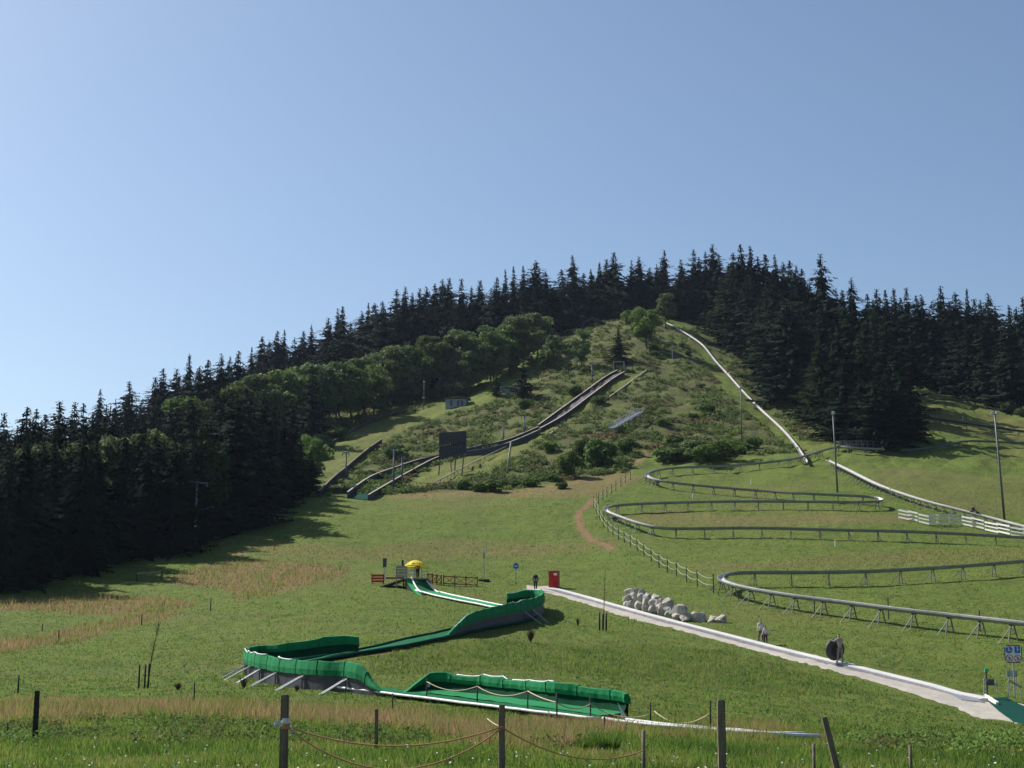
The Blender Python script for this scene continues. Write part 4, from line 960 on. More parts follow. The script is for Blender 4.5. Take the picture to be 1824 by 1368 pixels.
# take-off frame
b = hit(1103, 664, 0, 280); t = thing('start_gantry', 'timber start frame with a dark platform at the top of the ski jump inrun', 'start frame', b)
u = mpp(b.y)
for x in (-10, 9):
    mb = MB(); mb.bar((x * u, 0, -1), (x * u, 0, 20 * u), .22); mb.build('upright', M['wood_pale'], t)
MB().bar((-11 * u, 0, 20 * u), (10 * u, 0, 20.5 * u), .25).build('crossbeam', M['wood_pale'], t)
MB().box((15 * u, 1.5, 5 * u), (22 * u, 3, .25)).build('platform', M['wood_dark'], t)
for x in (6, 14, 24): MB().bar((x * u, .2, -1), (x * u, .2, 11 * u), .15).build('post', M['wood_dark'], t)
MB().bar((5 * u, .1, 11 * u), (26 * u, .1, 11 * u), .12).build('railing', M['steel_blue'], t)
for px, lab in (([(1153,659),(1135,671),(1115,686),(1095,700),(1073,716)], 'pale kerb line on the grass right of the upper inrun'), ([(994,763),(979,773)], 'short pale kerb line on the grass below the inrun')):
    pts = resample([hit(p[0], p[1], .25, 250) for p in px], 2); base = pts[0].copy()
    o = sweep(pts, [(-.12, -.4), (-.12, .1), (.12, .1), (.12, -.4)], None, 'wooden_kerb', M['wood_pale'], base); o.location = base; tag(o, lab, 'kerb')
# railing below the board
pts = [hit(p[0], p[1], .7, 225) for p in catmull([(903,795),(880,805),(860,815),(832,829),(805,843),(777,857)], 5)]; pts = smooth_pts(resample(pts, 1.6), 2); base = Vector((pts[0].x, pts[0].y, g(pts[0].x, pts[0].y)))
t = thing('wooden_railing', 'pale wooden handrail running down the grass below the big dark board', 'railing', base)
sweep(pts, [(-.07, -.08), (-.07, .08), (.07, .08), (.07, -.08)], t, 'handrail', M['wood_pale'], base)
for p in pts[::2]: mb = MB(); mb.bar(Vector((p.x, p.y, g(p.x, p.y) - .2)) - base, p - base, .09); mb.build('post', M['wood'], t)
# dark board
DY = hit(806, 845, 0, 215).y; s_ = P(806, 790, DY); base = Vector((s_.x, DY, g(s_.x, DY)))
t = thing('display_board', 'big dark slatted judges board on stilts beside the ski jump outrun', 'board', base)
def BP(px, py): return P(px, py, DY) - base
c = [BP(782, 817), BP(831, 806), BP(831, 767), BP(782, 771)]
mb = MB(); nP = 12
for i in range(nP):
    a0, a1 = (i + .02) / nP, (i + .97) / nP
    lo0, lo1 = c[0].lerp(c[1], a0), c[0].lerp(c[1], a1); hi0, hi1 = c[3].lerp(c[2], a0), c[3].lerp(c[2], a1)
    for z0, z1 in ((0, .485), (.505, 1)):
        q = [lo0.lerp(hi0, z0), lo1.lerp(hi1, z0), lo1.lerp(hi1, z1), lo0.lerp(hi0, z1)]
        yo = Vector((0, (i % 2) * .03, 0)); q = [v + yo for v in q]; mb.face(q); mb.face([v + Vector((0, .12, 0)) for v in q[::-1]])
        for k in range(4): mb.face([q[k], q[k] + Vector((0, .12, 0)), q[(k + 1) % 4] + Vector((0, .12, 0)), q[(k + 1) % 4]])
mb.build('slats', M['slate'], t)
mb = MB(); rr = random.Random(3)
for i in range(10):
    x = .45 + .052 * i; q = c[0].lerp(c[1], x).lerp(c[3].lerp(c[2], x), .47 + rr.uniform(-.02, .02)); mb.box(q + Vector((0, -.05, 0)), (.22, .03, .22 + rr.random() * .12))
mb.build('lettering', M['black'], t)
for px in (786, 799, 814, 828):
    q = c[0].lerp(c[1], (px - 782) / 49); gx = q.x + base.x
    for yy in (.35,): mb = MB(); mb.bar(Vector((q.x, yy, q.z + 2)), Vector((q.x + (.6 if px % 2 else -.5), yy + .3, g(gx, DY + .5) - base.z - .4)), .15); mb.build('stilt', M['wood'], t)
# mats piled right of board
b = hit(843, 804, 0, 225); mb = MB(); rr = random.Random(5)
for i in range(5): mb.box((rr.uniform(-1, 1), rr.uniform(-.3, .3), .12 + .1 * i), (1.9 - .25 * i, .9, .09), Matrix.Rotation(rr.uniform(-.4, .4), 3, 'Z'))
o = mb.build('mat_pile', M['white'], None, False, b); tag(o, 'pile of white mats lying just right of the big dark board', 'mats')
# gangway
a = hit(1090, 772, .2, 260); b = hit(1142, 747, .2, 260); base = a.copy(); d = b - a; d.normalize(); e = b - a; s = Vector((d.y, -d.x, 0)).normalized()
t = thing('gangway', 'blue-grey metal ramp on trestles above the dirt track', 'ramp', base)
MB().bar(UP * 1.0, e + UP * 1.6, 1.3, .12).build('deck', M['steel_blue'], t)
for sg in (-.65, .65):
    mb = MB(); mb.bar(s * sg + UP * 1.9, e + s * sg + UP * 2.5, .09)
    for k in range(9): mb.bar(e * k / 8 + s * sg + UP * (1 + .6 * k / 8), e * k / 8 + s * sg + UP * (1.9 + .6 * k / 8), .07)
    for k in range(8): mb.bar(e * k / 8 + s * sg + UP * (1 + .6 * k / 8), e * (k + 1) / 8 + s * sg + UP * (1.9 + .6 * (k + 1) / 8), .05)
    mb.build('railing', M['galv'], t)
for k in range(5):
    q = e * (k + .3) / 5; mb = MB()
    for sg in (-.6, .6):
        f = q + s * sg * 1.6; mb.bar(q + s * sg + UP * (1 + .1 * k), Vector((f.x, f.y, g(f.x + base.x, f.y + base.y) - base.z - .2)), .12)
    mb.build('trestle', M['steel_blue'], t)
# huts
b = hit(812, 725, 0, 300); u = mpp(b.y); t = thing('hut', 'small pale hut with a turf roof at the top of the landing slope', 'hut', b, R(-8))
W_ = 38 * u
mb = MB(); mb.box((0, 1.5, .6), (W_, 3.4, 2.8)); wl = mb.build('wall', M['plaster'], t)
mb = MB(); W2 = W_ / 2 + .5
rows = []
for i in range(7):
    y_ = -.6 + 5.0 * i / 6; rows.append([Vector((x * W2 + .3, y_, 2.05 + .75 * math.cos(x * 1.3) * (.55 + .45 * math.sin(min(i, 4) / 4 * 1.5)) + random.uniform(-.06, .06))) for x in np.linspace(-1, 1, 9)])
mb.strip(rows); mb.strip([[v + UP * -.35 for v in r_] for r_ in rows][::-1]); mb.strip([rows[0], [v + UP * -.35 for v in rows[0]]]); mb.build('roof', M['roof_turf'], t, True)
for x in (-.22, .12, .3):
    MB().box((x * W_, -.215, .95), (.55, .04, 1.3)).build('window', M['window'], t)
b = hit(905, 700, 0, 300); t = thing('shed', 'small pale blue-grey flat-roofed shed beside the dark pine', 'shed', b, R(5))
MB().box((0, 1, .6), (3.4, 2.2, 1.8)).build('wall', M['plaster'], t); MB().box((.1, .9, 1.6), (3.9, 2.8, .16), Matrix.Rotation(R(6), 3, 'X')).build('roof', mat('roof_sheet', (.32, .36, .42), None, 3, .5), t)
b = hit(1058, 582, 0, 350); t = thing('summit_shelter', 'dark timber shelter with a sloping roof at the summit start', 'shelter', b)
u = mpp(b.y)
for x in (-14, -5, 5, 14):
    for y_ in (0, 3): MB().bar((x * u, y_, -.6), (x * u, y_, 9 * u), .2).build('post', M['wood_dark'], t)
mb = MB(); mb.bar((-19 * u, 1.5, 8 * u), (-2 * u, 1.5, 17 * u), .18, 4.2, up=Vector((0, 1, 0))); mb.bar((-2 * u, 1.5, 17 * u), (22 * u, 1.5, 6 * u), .18, 4.2, up=Vector((0, 1, 0))); mb.build('roof', M['steel_blue'], t)
MB().box((0, 2.6, 3 * u), (28 * u, .12, 6 * u)).build('back_wall', M['wood_dark'], t)
mb = MB()
for k in range(9): mb.box((-16 * u - k * .42, -.6, 4 * u - k * .33), (.5, 1.4, .1))
mb.bar((-16 * u, -1.3, 4 * u + 1), (-16 * u - 3.6, -1.3, 4 * u - 1.8), .08); mb.build('stairs', M['steel_blue'], t)
b = hit(823, 682, 0, 330); b.z += 0; t = thing('flag', 'tiny pink and white flag flying over the shrub behind the hut', 'flag', b); MB().tube([(0, 0, -.2), (0, 0, 3.6)], .04, 6).build('pole', M['galv'], t)
mb = MB(); mb.strip([[Vector((x * .16, .05 * math.sin(x * 2), 3.55)) for x in range(6)], [Vector((x * .16, .05 * math.sin(x * 2 + .5), 3.0)) for x in range(6)]]); mb.build('cloth', mat('pink_cloth', (.7, .5, .6), (.75, .75, .78), 3, .7), t)

# ------------------------------------------------------------------ tubing slide
def surf(pts, widths, parent, name, m, base, up=.12):
    rows = []
    for a, b in pts:
        row = []
        for k in range(5):
            p = a.lerp(b, k / 4); p.z = gs(p.x, p.y) + up + .05; row.append(p - base)
        rows.append(row)
    return MB().strip(rows).build(name, m, parent, True)
S0 = hit(745, 1046, 0, 120)
sl = thing('tubing_slide', 'long green tubing slide zigzagging down the meadow from the wooden start platform', 'slide', S0)
def line_pair(cl, w, n=6):
    c = smooth_pts(resample([hit(*p) for p in catmull(cl, n)], 1.0), 3); out = []
    for i, p in enumerate(c):
        t = c[min(i + 1, len(c) - 1)] - c[max(i - 1, 0)]; t.z = 0; t.normalize(); s = Vector((t.y, -t.x, 0)) * w / 2
        out.append((p - s, p + s))
    return out
def lane(cl, w, side_m, edges=(1, 1), m='green_lane', er=.13, name='lane'):
    pr = line_pair(cl, w); o = surf(pr, None, sl, name, M[m], S0)
    for k, on in enumerate(edges):
        if not on: continue
        e = [Vector((q[k].x, q[k].y, gs(q[k].x, q[k].y) + .19)) - S0 for q in pr]
        eo = MB().tube(e, er, 7).build('edge_tube', side_m, o, True)
    return pr
lane([(757,1055),(790,1064),(830,1073),(870,1081),(905,1088),(935,1091)], 2.0, M['white'], (1, 1), 'green_light', .085)
lane([(935,1092),(945,1097),(925,1107),(890,1114),(850,1121),(815,1129),(785,1136),(760,1141),(720,1150),(680,1159),(640,1167),(600,1173),(550,1182),(500,1190),(470,1196)], 1.5, M['teal'], (1, 1), 'green_lane', .1)
lane([(470,1196),(490,1208),(540,1219),(620,1229),(690,1237),(740,1245),(800,1252),(900,1265),(1000,1278),(1095,1291)], 1.5, M['white'], (0, 1), 'green_lane', .055)
lane([(1095,1291),(1150,1299),(1250,1308),(1350,1315),(1448,1321)], .9, M['white'], (1, 1), 'teal', .06)
# bottom strip of earth is in the ground; banked walls:
def banked(label, base_px, heights, outward, braces, ins='green_mat', pad='green_mat', tex=.5, brace_len=1.5, wrow=None, n=5, toplight=True):
    c = catmull([(p[0], p[1], h) for p, h in zip(base_px, heights)], n)
    pts = [(hit(q[0], q[1]), max(q[2], .03)) for q in c]
    P3 = smooth_pts([p for p, h in pts], 2); H = [h for p, h in pts]
    L0 = [0]
    for a, b in zip(P3, P3[1:]): L0.append(L0[-1] + (b - a).length)
    nn = int(L0[-1] / .24) + 1; LL = np.linspace(0, L0[-1], nn); H = list(np.interp(LL, L0, H))
    P3 = [Vector((np.interp(l, L0, [p.x for p in P3]), np.interp(l, L0, [p.y for p in P3]), 0)) for l in LL]
    for p in P3: p.z = g(p.x, p.y)
    L = list(LL)
    root = bpy.data.objects.new('banked_wall', None); COL.objects.link(root); root.parent = sl; root['label'] = label
    def frame(i):
        t = P3[min(i + 2, len(P3) - 1)] - P3[max(i - 2, 0)]; t.z = 0; t.normalize(); return t, Vector((t.y, -t.x, 0)) * outward
    floor = []; inn = []; padr = []; out = []; trim = []; PW = 1.95; pr = random.Random(len(P3)); 
    hj = [pr.uniform(-.05, .05) for _ in range(40)]; sj = [pr.uniform(.6, 1.3) for _ in range(40)]
    for i, p in enumerate(P3):
        t, s = frame(i); h = H[i]; f = (L[i] % PW) / PW; pi_ = int(L[i] / PW) % 40; full = min(1, h / .6)
        bul = (4 * f * (1 - f)) ** .35                      # 0 at the seams, 1 in the middle of a panel
        top = h + (hj[pi_] - .04 * sj[pi_] * 4 * f * (1 - f)) * full
        wr = .012 * math.sin(L[i] * 9 + pi_) * full
        o = Vector((p.x, p.y, gs(p.x, p.y) + .14)) - S0; k = h
        floor.append([o + s * -.9, o + s * -.3 + UP * .04 * k, o + s * .16 + UP * .1 * k])
        inn.append([o + s * .16 + UP * .1 * k, o + s * .27 + UP * .35 * k, o + s * .30 + UP * (.58 * k)])
        b_ = .035 * bul * full + wr
        padr.append([o + s * (.28) + UP * (.50 * k), o + s * (.24 - b_ * .7) + UP * (.53 * k), o + s * (.22 - b_) + UP * (.72 * k), o + s * (.23 - b_ * .7) + UP * (top - .02 * full),
                     o + s * .33 + UP * top, o + s * (.38 + b_ * .3) + UP * (top - .015 * full), o + s * (.41 + b_ * .7) + UP * (.8 * top), o + s * (.43 + b_ * .9) + UP * (k * (tex + .18)), o + s * (.43 + b_ * .5 * sj[pi_]) + UP * k * (tex - .03 * bul * sj[pi_])])
        out.append([o + s * .40 + UP * k * (tex + .03), o + s * .36 + UP * k * .3, o + s * .37 + UP * -.3])
        trim.append(o + s * .38 + UP * (top + .02))
    MB().strip(floor).build('ramp_floor', M[ins], root, True)
    MB().strip(inn).build('inner_face', M['green_shade_seam'], root, True)
    mbp = MB().strip(padr); mbp.face(padr[0]); mbp.face(padr[-1][::-1]); pd = mbp.build('top_pad', M[pad], root, False)
    MB().strip(out).build('skirt', M['tarp_grey'], root, True)
    for i in range(1, len(P3) - 1):
        if int(L[i] / PW) != int(L[i - 1] / PW) and H[i] > .4:
            q = [v + (v - padr[i][4]).normalized() * .012 if k_ != 4 else v + UP * .014 for k_, v in enumerate(padr[i])]
            MB().tube(q, .016, 5).build('seam', M['green_shade_seam'], pd)
    if toplight:
        i = 0
        while i < len(trim) - 2:
            ln = pr.randint(5, 16); j = min(i + ln, len(trim) - 1)
            if pr.random() < .5 and min(H[i:j + 1]) > .5: MB().tube(trim[i:j + 1], .03, 6).build('piping', M['white'], pd, True)
            i = j + 1
    # end closing flaps
    for fr in braces:
        i = int(fr * (len(P3) - 1)); t, s = frame(i); p = P3[i]; h = H[i]
        for dd in (-.09, .09):
            a = Vector((p.x, p.y, g(p.x, p.y))) + s * .42 + UP * (h * tex + .03) + t * dd; f = a + s * brace_len; f.z = g(f.x, f.y) - .03
            MB().bar(a - S0, f - S0, .055).build('brace', M['galv'], root)
        a = Vector((p.x, p.y, g(p.x, p.y) + h * tex)) + s * .42
        MB().box(a - S0, (.28, .1, .14)).build('bracket', M['galv'], root)
    for fr in braces:
        i = int(fr * (len(P3) - 1)); t, s = frame(i); p = P3[i]; o = Vector((p.x, p.y, g(p.x, p.y))) - S0 + s * .43
        MB().bar(o + UP * -.1, o + UP * H[i] * .6, .05).build('seam_post', M['steel_dark'], root)
    return root
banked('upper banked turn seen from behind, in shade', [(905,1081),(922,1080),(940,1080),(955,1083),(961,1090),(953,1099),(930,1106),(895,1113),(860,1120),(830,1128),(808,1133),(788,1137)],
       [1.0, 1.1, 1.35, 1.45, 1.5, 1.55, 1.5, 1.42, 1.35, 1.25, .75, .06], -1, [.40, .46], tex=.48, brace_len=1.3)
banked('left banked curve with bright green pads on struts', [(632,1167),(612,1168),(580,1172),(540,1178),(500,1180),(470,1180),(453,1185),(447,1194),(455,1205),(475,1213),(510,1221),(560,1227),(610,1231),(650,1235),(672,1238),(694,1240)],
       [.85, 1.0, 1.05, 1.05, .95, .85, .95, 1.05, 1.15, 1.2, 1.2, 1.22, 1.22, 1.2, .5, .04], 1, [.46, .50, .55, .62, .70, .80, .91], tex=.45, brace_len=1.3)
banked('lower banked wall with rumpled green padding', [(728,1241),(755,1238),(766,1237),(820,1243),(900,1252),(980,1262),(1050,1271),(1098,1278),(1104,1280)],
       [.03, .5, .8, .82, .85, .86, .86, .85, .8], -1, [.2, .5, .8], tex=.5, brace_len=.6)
# white flaps at the wall ends
for (px, py), sz, kind in (((767,1236), .5, 1), ((1105,1290), .55, -1)):
    p = hit(px, py) - S0; mb = MB(); mb.strip([[p + Vector((-.55 * kind, -.1, .05)), p + Vector((0, 0, .05))], [p + Vector((-.2 * kind, 0, .28)), p + Vector((.02, .12, .4))], [p + Vector((-.02 * kind, .1, .6)), p + Vector((.08 * kind, .2, .74))]]); mb.build('end_flap', M['white'], sl, True)
# start platform and ramp
PF = hit(738, 1049, 0, 120); u = mpp(PF.y)
st = thing('start_platform', 'grey wooden start platform on dark stilts at the top of the tubing slide', 'platform', PF)
def Q(px, py, dy=0): return P(px, py, PF.y + dy) - PF
zt = Q(730, 1030).z
mb = MB(); 
cor = [Q(683, 1036).x, Q(762, 1036).x]
mb.box(((cor[0] * .35 + cor[1]) / 2 + .0, 1.5, zt - .08), (cor[1] - cor[0] * .35, 3.2, .14)); mb.build('deck', M['wood'], st)
mb = MB(); a = Q(683, 1037); mb.bar((a.x - .2, 1.5, a.z - .35), (cor[0] * .35, 1.5, zt - .1), 3.0, .12, up=Vector((0, 1, 0))); 
mb = MB(); x0 = a.x - .3; x1 = cor[0] * .35; mb.face([(x0, 0, zt - .75), (x1, 0, zt - .02), (x1, 3, zt - .02), (x0, 3, zt - .75)]); mb.face([(x0, 0, zt - .87), (x0, 3, zt - .87), (x1, 3, zt - .14), (x1, 0, zt - .14)]); mb.face([(x0, 0, zt - .87), (x1, 0, zt - .14), (x1, 0, zt - .02), (x0, 0, zt - .75)]); mb.build('access_ramp', M['wood'], st)
for x in (.0, .35, .7, 1):
    xx = cor[0] * .35 + (cor[1] - cor[0] * .35) * x
    for y_ in (.1, 2.9): MB().bar((xx, y_, -1.2), (xx, y_, zt - .1), .14).build('stilt', M['wood_dark'], st)
MB().box(((x1 + cor[1]) / 2, .5, zt * .5 - .25), (cor[1] - x1 - .3, .05, zt * .9)).build('shade_backing', M['black'], st)  # black sheet standing for the shade under the deck
# board panel railing
mb = MB(); xa, xb = Q(706, 1030).x, Q(724, 1030).x
for k in range(4): mb.box(((xa + xb) / 2, -.03, zt + .22 + .27 * k), (xb - xa, .05, .23))
for x in (xa, xb): mb.box((x, .02, zt + .1), (.1, .1, 2.1))
mb.build('board_railing', M['wood_pale'], st)
mb = MB(); xa, xb = Q(725, 1030).x, Q(738, 1030).x
for z in (.35, .7, 1.0): mb.bar((xa, 0, zt + z), (xb, 0, zt + z), .06)
for x in (xa, xb): mb.bar((x, 0, zt), (x, 0, zt + 1.05), .08)
mb.build('rail', M['galv'], st); mb = MB()
xa, xb = Q(750, 1030).x, Q(760, 1030).x
for z in (.35, .7, 1.0): mb.bar((xa, 1, zt + z), (xb, 1, zt + z), .06)
for x in (xa, xb): mb.bar((x, 1, zt), (x, 1, zt + 1.1), .08)
mb.build('rail', M['galv'], st)
# green start ramp as part of the slide
A0 = P(733, 1031, PF.y) ; A1 = P(757, 1031, PF.y + .6); B0 = hit(752, 1058, .1, 110); B1 = hit(783, 1058, .1, 110)
def ramp_strip(a0, a1, b0, b1, name, m, sag=.25):
    rows = []
    for i in range(9):
        t = i / 8; sg = -sag * math.sin(t * 3.1416) ; rows.append([a0.lerp(b0, t).lerp(a1.lerp(b1, t), k / 4) + UP * sg - S0 for k in range(5)])
    return MB().strip(rows).build(name, m, sl, True)
r1 = ramp_strip(A0, A1, B0, B1, 'start_ramp', M['green_lane'])
for a, b in ((A0, B0), (A1, B1)):
    MB().tube([a.lerp(b, t) + UP * (-.25 * math.sin(t * 3.1416) + .12) - S0 for t in np.linspace(0, 1, 9)], .085, 6).build('edge_tube', M['white'], r1, True)
A2 = P(722, 1032, PF.y - .1); B2 = hit(745, 1060, .0, 110)
ramp_strip(A2, A0 + Vector((0, -.1, -.12)), B2, B0 + Vector((0, -.1, -.1)), 'ramp_side', M['green_light'], .2)
mb = MB(); rows = []
for i in range(9):
    t = i / 8; q = A2.lerp(B2, t) + UP * (-.2 * math.sin(t * 3.1416)); f = Vector((q.x, q.y, g(q.x, q.y) - .2)); rows.append([q - S0 + UP * -.03, f - S0])
mb.strip(rows).build('ramp_skirt', M['black'], sl)

# ------------------------------------------------------------------ things round the start
# parasol
b = P(740, 1031, PF.y + .4); h = 33 * u
t = thing('parasol', 'yellow parasol open over the man on the start platform', 'parasol', b)
MB().tube([(0, 0, -.9), (0, 0, h)], .035, 8).build('pole', M['galv'], t)
mb = MB(); n = 8; Rr = 20 * u
rows = []
for f, zz in ((.02, 0.0), (.35, -.07), (.7, -.26), (1.0, -.52)):
    rows.append([Vector((math.cos(a) * Rr * f, math.sin(a) * Rr * f, h + zz * (1.0 if k % 2 == 0 else .93))) for k, a in enumerate(np.linspace(0, 6.2832, 17)[:-1])])
mb.strip(rows, closed=True); rim = rows[-1]; mb.strip([rim, [v + UP * -.10 for v in rim]], closed=True); cn = mb.build('canopy', M['yellow'], t)
mb = MB()
for a in (-1.9, -1.3, -2.6, -.6):
    for k in range(4):
        aa = a + k * .085; mb.box((math.cos(aa) * Rr * .83, math.sin(aa) * Rr * .83, h - .38), (.07, .03, .14), Matrix.Rotation(aa + 1.5708, 3, 'Z') @ Matrix.Rotation(R(-50), 3, 'X'))
mb.build('lettering', M['black'], cn)
def small_sign(px, base, top, label, pw, ph, m, name='sign', Y0=120, pole='galv'):
    b = hit(px, base, 0, Y0); h = (base - top) * mpp(b.y)
    t = thing(name, label, 'sign', b); MB().tube([(0, 0, -.2), (0, 0, h - ph * .5)], .035, 7).build('pole', M[pole], t)
    MB().box((0, -.05, h - ph / 2), (pw, .05, ph)).build('panel', m, t); return t, h
small_sign(685, 1034, 995, 'dark narrow sign on a pole above the red crate left of the start platform', .36, .85, M['steel_dark'])
small_sign(717, 1028, 998, 'slim dark sign behind the plank railing of the start platform', .2, .75, M['black'])
b = hit(919, 1040, 0, 120); h = 32 * mpp(b.y) ; t = thing('round_sign', 'round blue sign with a white bar on a thin pole left of the red cabinet', 'sign', b)
MB().tube([(0, 0, -.2), (0, 0, h)], .03, 7).build('pole', M['fence_green'], t)
mb = MB(); mb.tube([(0, -.05, h - .05), (0, -.09, h - .05)], .31, 24); pn = mb.build('panel', M['blue'], t)
MB().box((0, -.1, h - .05), (.34, .012, .1)).build('white_bar', M['white_paint'], pn)
mb = MB(); [mb.bar(Vector((math.cos(a) * .3, -.1, h - .05 + math.sin(a) * .3)), Vector((math.cos(a + .27) * .3, -.1, h - .05 + math.sin(a + .27) * .3)), .02) for a in np.arange(0, 6.28, .2618)]; mb.build('rim', M['white_paint'], pn)
# camera pole
b = hit(862, 1034, 0, 120); h = 57 * mpp(b.y); t = thing('camera_pole', 'slim grey pole with a pale camera on top beside the red lattice fence', 'pole', b)
MB().tube([(0, 0, -.2), (0, 0, h - .3)], [.06, .04], 8).build('pole', M['galv'], t)
MB().box((0, -.05, h - .25), (.22, .3, .45)).build('camera', M['white_paint'], t); MB().box((0, -.07, h * .75), (.16, .1, .5)).build('control_box', M['wood_pale'], t)
MB().box((0, .1, 0), (1.1, 1.0, .22)).build('base', M['wood_dark'], t)
# red crate and lattice fences
b = hit(684, 1040, 0, 120); u = mpp(b.y); t = thing('red_barrier', 'bright red slatted barrier at the foot of the platform access ramp', 'barrier', b)
for z in (.15, .42, .69): MB().box((-.6, 0, z + .1), (1.1, .06, .2)).build('slat', M['red'], t)
for x in (-1.15, -.05): MB().box((x, .05, .45), (.12, .12, 1.0)).build('upright', M['red'], t)
for x in (.5, 1.4): MB().box((x + .1, 0, .55), (.9, .06, .16)).build('slat', M['red_wood'], t)
def lattice(px0, px1, base, label):
    a = hit(px0, base[0], 0, 120); b = hit(px1, base[1], 0, 120); t = thing('lattice_fence', label, 'fence', a); e = b - a
    for z in (.15, .85): MB().bar(UP * z, e + UP * z, .09).build('rail', M['red_wood'], t)
    n = 3
    for k in range(n + 1): MB().bar(e * k / n + UP * -.2, e * k / n + UP * 1.0, .11).build('post', M['red_wood'], t)
    mb = MB()
    for k in range(n): mb.bar(e * k / n + UP * .15, e * (k + 1) / n + UP * .85, .05); mb.bar(e * k / n + UP * .85, e * (k + 1) / n + UP * .15 + Vector((0, .02, 0)), .05)
    mb.build('cross_slats', M['red_wood'], t)
lattice(762, 786, (1038, 1042), 'faded red lattice fence just right of the start platform')
lattice(790, 850, (1042, 1045), 'longer faded red lattice fence left of the camera pole')
# red cabinet
b = hit(986, 1047, 0, 120); u = mpp(b.y); W_ = 17 * u; H_ = 29 * u
t = thing('red_cabinet', 'tall bright red cabinet with a white notice at the top of the conveyor', 'cabinet', b, R(-14))
MB().box((0, .3, H_ / 2 - .05), (W_, .7, H_)).build('body', M['red'], t)
MB().box((0, .3, H_ + .0), (W_ + .1, .8, .06)).build('lid', M['red'], t)
MB().box((W_ * .22, -.075, H_ * .82), (W_ * .36, .03, H_ * .14)).build('notice', M['white_paint'], t)
MB().box((W_ * .02, -.06, H_ * .45), (.02, .02, H_ * .85)).build('door_seam', M['black'], t)
mb = MB(); [mb.box((W_ * .25, -.06, H_ * .2 + k * .07), (W_ * .3, .02, .02)) for k in range(5)]; mb.build('vent', M['black'], t)

# ------------------------------------------------------------------ boulder wall
rr = random.Random(12)
ROW1 = [(1118,1077),(1128,1078),(1139,1081),(1151,1085),(1166,1088),(1178,1091),(1193,1094),(1208,1099),(1222,1102),(1238,1100),(1250,1102),(1270,1103),(1284,1104)]
ROW2 = [(1120,1066),(1130,1066),(1142,1069),(1154,1074),(1166,1077),(1178,1083),(1192,1087),(1206,1090),(1216,1086)]
ROW3 = [(1122,1059),(1132,1057),(1143,1060),(1154,1065),(1168,1068),(1178,1075),(1190,1075)]
for ri, row in enumerate((ROW1, ROW2, ROW3)):
    for i, (px, py) in enumerate(row):
        pb = hit(px, ROW1[min(range(len(ROW1)), key=lambda k: abs(ROW1[k][0] - px))][1] + 5, 0, 100); Y = pb.y + .35 * ri
        c = P(px, py, Y); bm = bmesh.new(); bmesh.ops.create_icosphere(bm, subdivisions=3, radius=1)
        sz = Vector((rr.uniform(.36, .46), .36, rr.uniform(.38, .48))) * (.92 if px > 1225 else 1.02)
        pl = [(Vector((rr.gauss(0, 1), rr.gauss(0, 1), rr.gauss(0, 1))).normalized(), rr.uniform(.5, .82)) for _ in range(13)]
        for v in bm.verts:
            for nrm, dd in pl:
                q = v.co.dot(nrm)
                if q > dd: v.co -= nrm * (q - dd) * .98
            v.co *= 1 + .03 * math.sin(v.co.x * 9 + i) * math.cos(v.co.z * 8)
            v.co = Vector((v.co.x * sz.x * 1.4, v.co.y * sz.y * 1.4, v.co.z * sz.z * 1.38))
        me = bpy.data.meshes.new('boulder'); bm.to_mesh(me); bm.free(); me.materials.append(M['stone'])
        o = bpy.data.objects.new('boulder', me); COL.objects.link(o); o.location = c; o.rotation_euler = (0, 0, rr.uniform(-.4, .4))
        lv = ['lowest', 'middle', 'top'][ri]
        wh = 'left end' if px < 1145 else ('middle' if px < 1195 else 'right part') if px < 1230 else 'low tapering right tail'
        tag(o, f'pale limestone boulder in the {lv} row of the boulder wall, {wh}', 'boulder', f'boulders of the wall, {lv} row, {wh}')

# ------------------------------------------------------------------ posts and ropes in front
def post(px, base, top, w, label, grp, lean=0, round_=False, m='post', Yfix=None, name='fence_post'):
    if Yfix: a, s = ray(px, top); b = Vector((a * Yfix, Yfix, g(a * Yfix, Yfix)))
    else: b = hit(px, base)
    zt = P(px, top, b.y).z - b.z; ww = w * mpp(b.y)
    mb = MB(); tx = lean * mpp(b.y)
    if round_: mb.tube([(0, 0, -.3), (tx, 0, zt)], ww / 2, 9)
    else:
        bm = bmesh.new(); bmesh.ops.create_cube(bm, size=1)
        for v in bm.verts:
            top_ = v.co.z > 0; v.co = Vector((v.co.x * ww * (.93 if top_ else 1.06) + (tx if top_ else 0), v.co.y * ww * (.95 if top_ else 1.04), zt if top_ else -.3))
        bmesh.ops.bevel(bm, geom=bm.edges[:], offset=ww * .12, segments=2, affect='EDGES')
        bmesh.ops.subdivide_edges(bm, edges=[e for e in bm.edges if abs(e.verts[0].co.z - e.verts[1].co.z) > .5], cuts=5)
        pr = random.Random(int(px)); 
        for v in bm.verts: v.co.x += pr.uniform(-.03, .03) * ww; v.co.y += pr.uniform(-.03, .03) * ww
        me = bpy.data.meshes.new(name); bm.to_mesh(me); bm.free(); me.materials.append(M[m])
        o = bpy.data.objects.new(name, me); COL.objects.link(o); o.location = b; tag(o, label, 'post', grp); return o, b, zt
    o = mb.build(name, M[m], None, True, b); tag(o, label, 'post', grp); return o, b, zt
G1 = 'weathered posts of the front fence'
pA = post(508, 1400, 1237, 13.5, 'thick weathered post with white tape and red rope knotted round it', G1, Yfix=20.5)
pB = post(894, 1400, 1255, 11, 'weathered post in the middle where the orange ropes meet', G1, Yfix=20)
pC = post(1284, 1400, 1246, 13.5, 'thick bare weathered post right of the thin rope posts', G1, Yfix=19.5)
pD = post(1477, 1400, 1274, 9.5, 'post leaning strongly to the left near the end of the white strip', G1, lean=0, Yfix=21)
pD[0].rotation_euler = (0, R(-12.5), 0); pD[0].location.x += .12
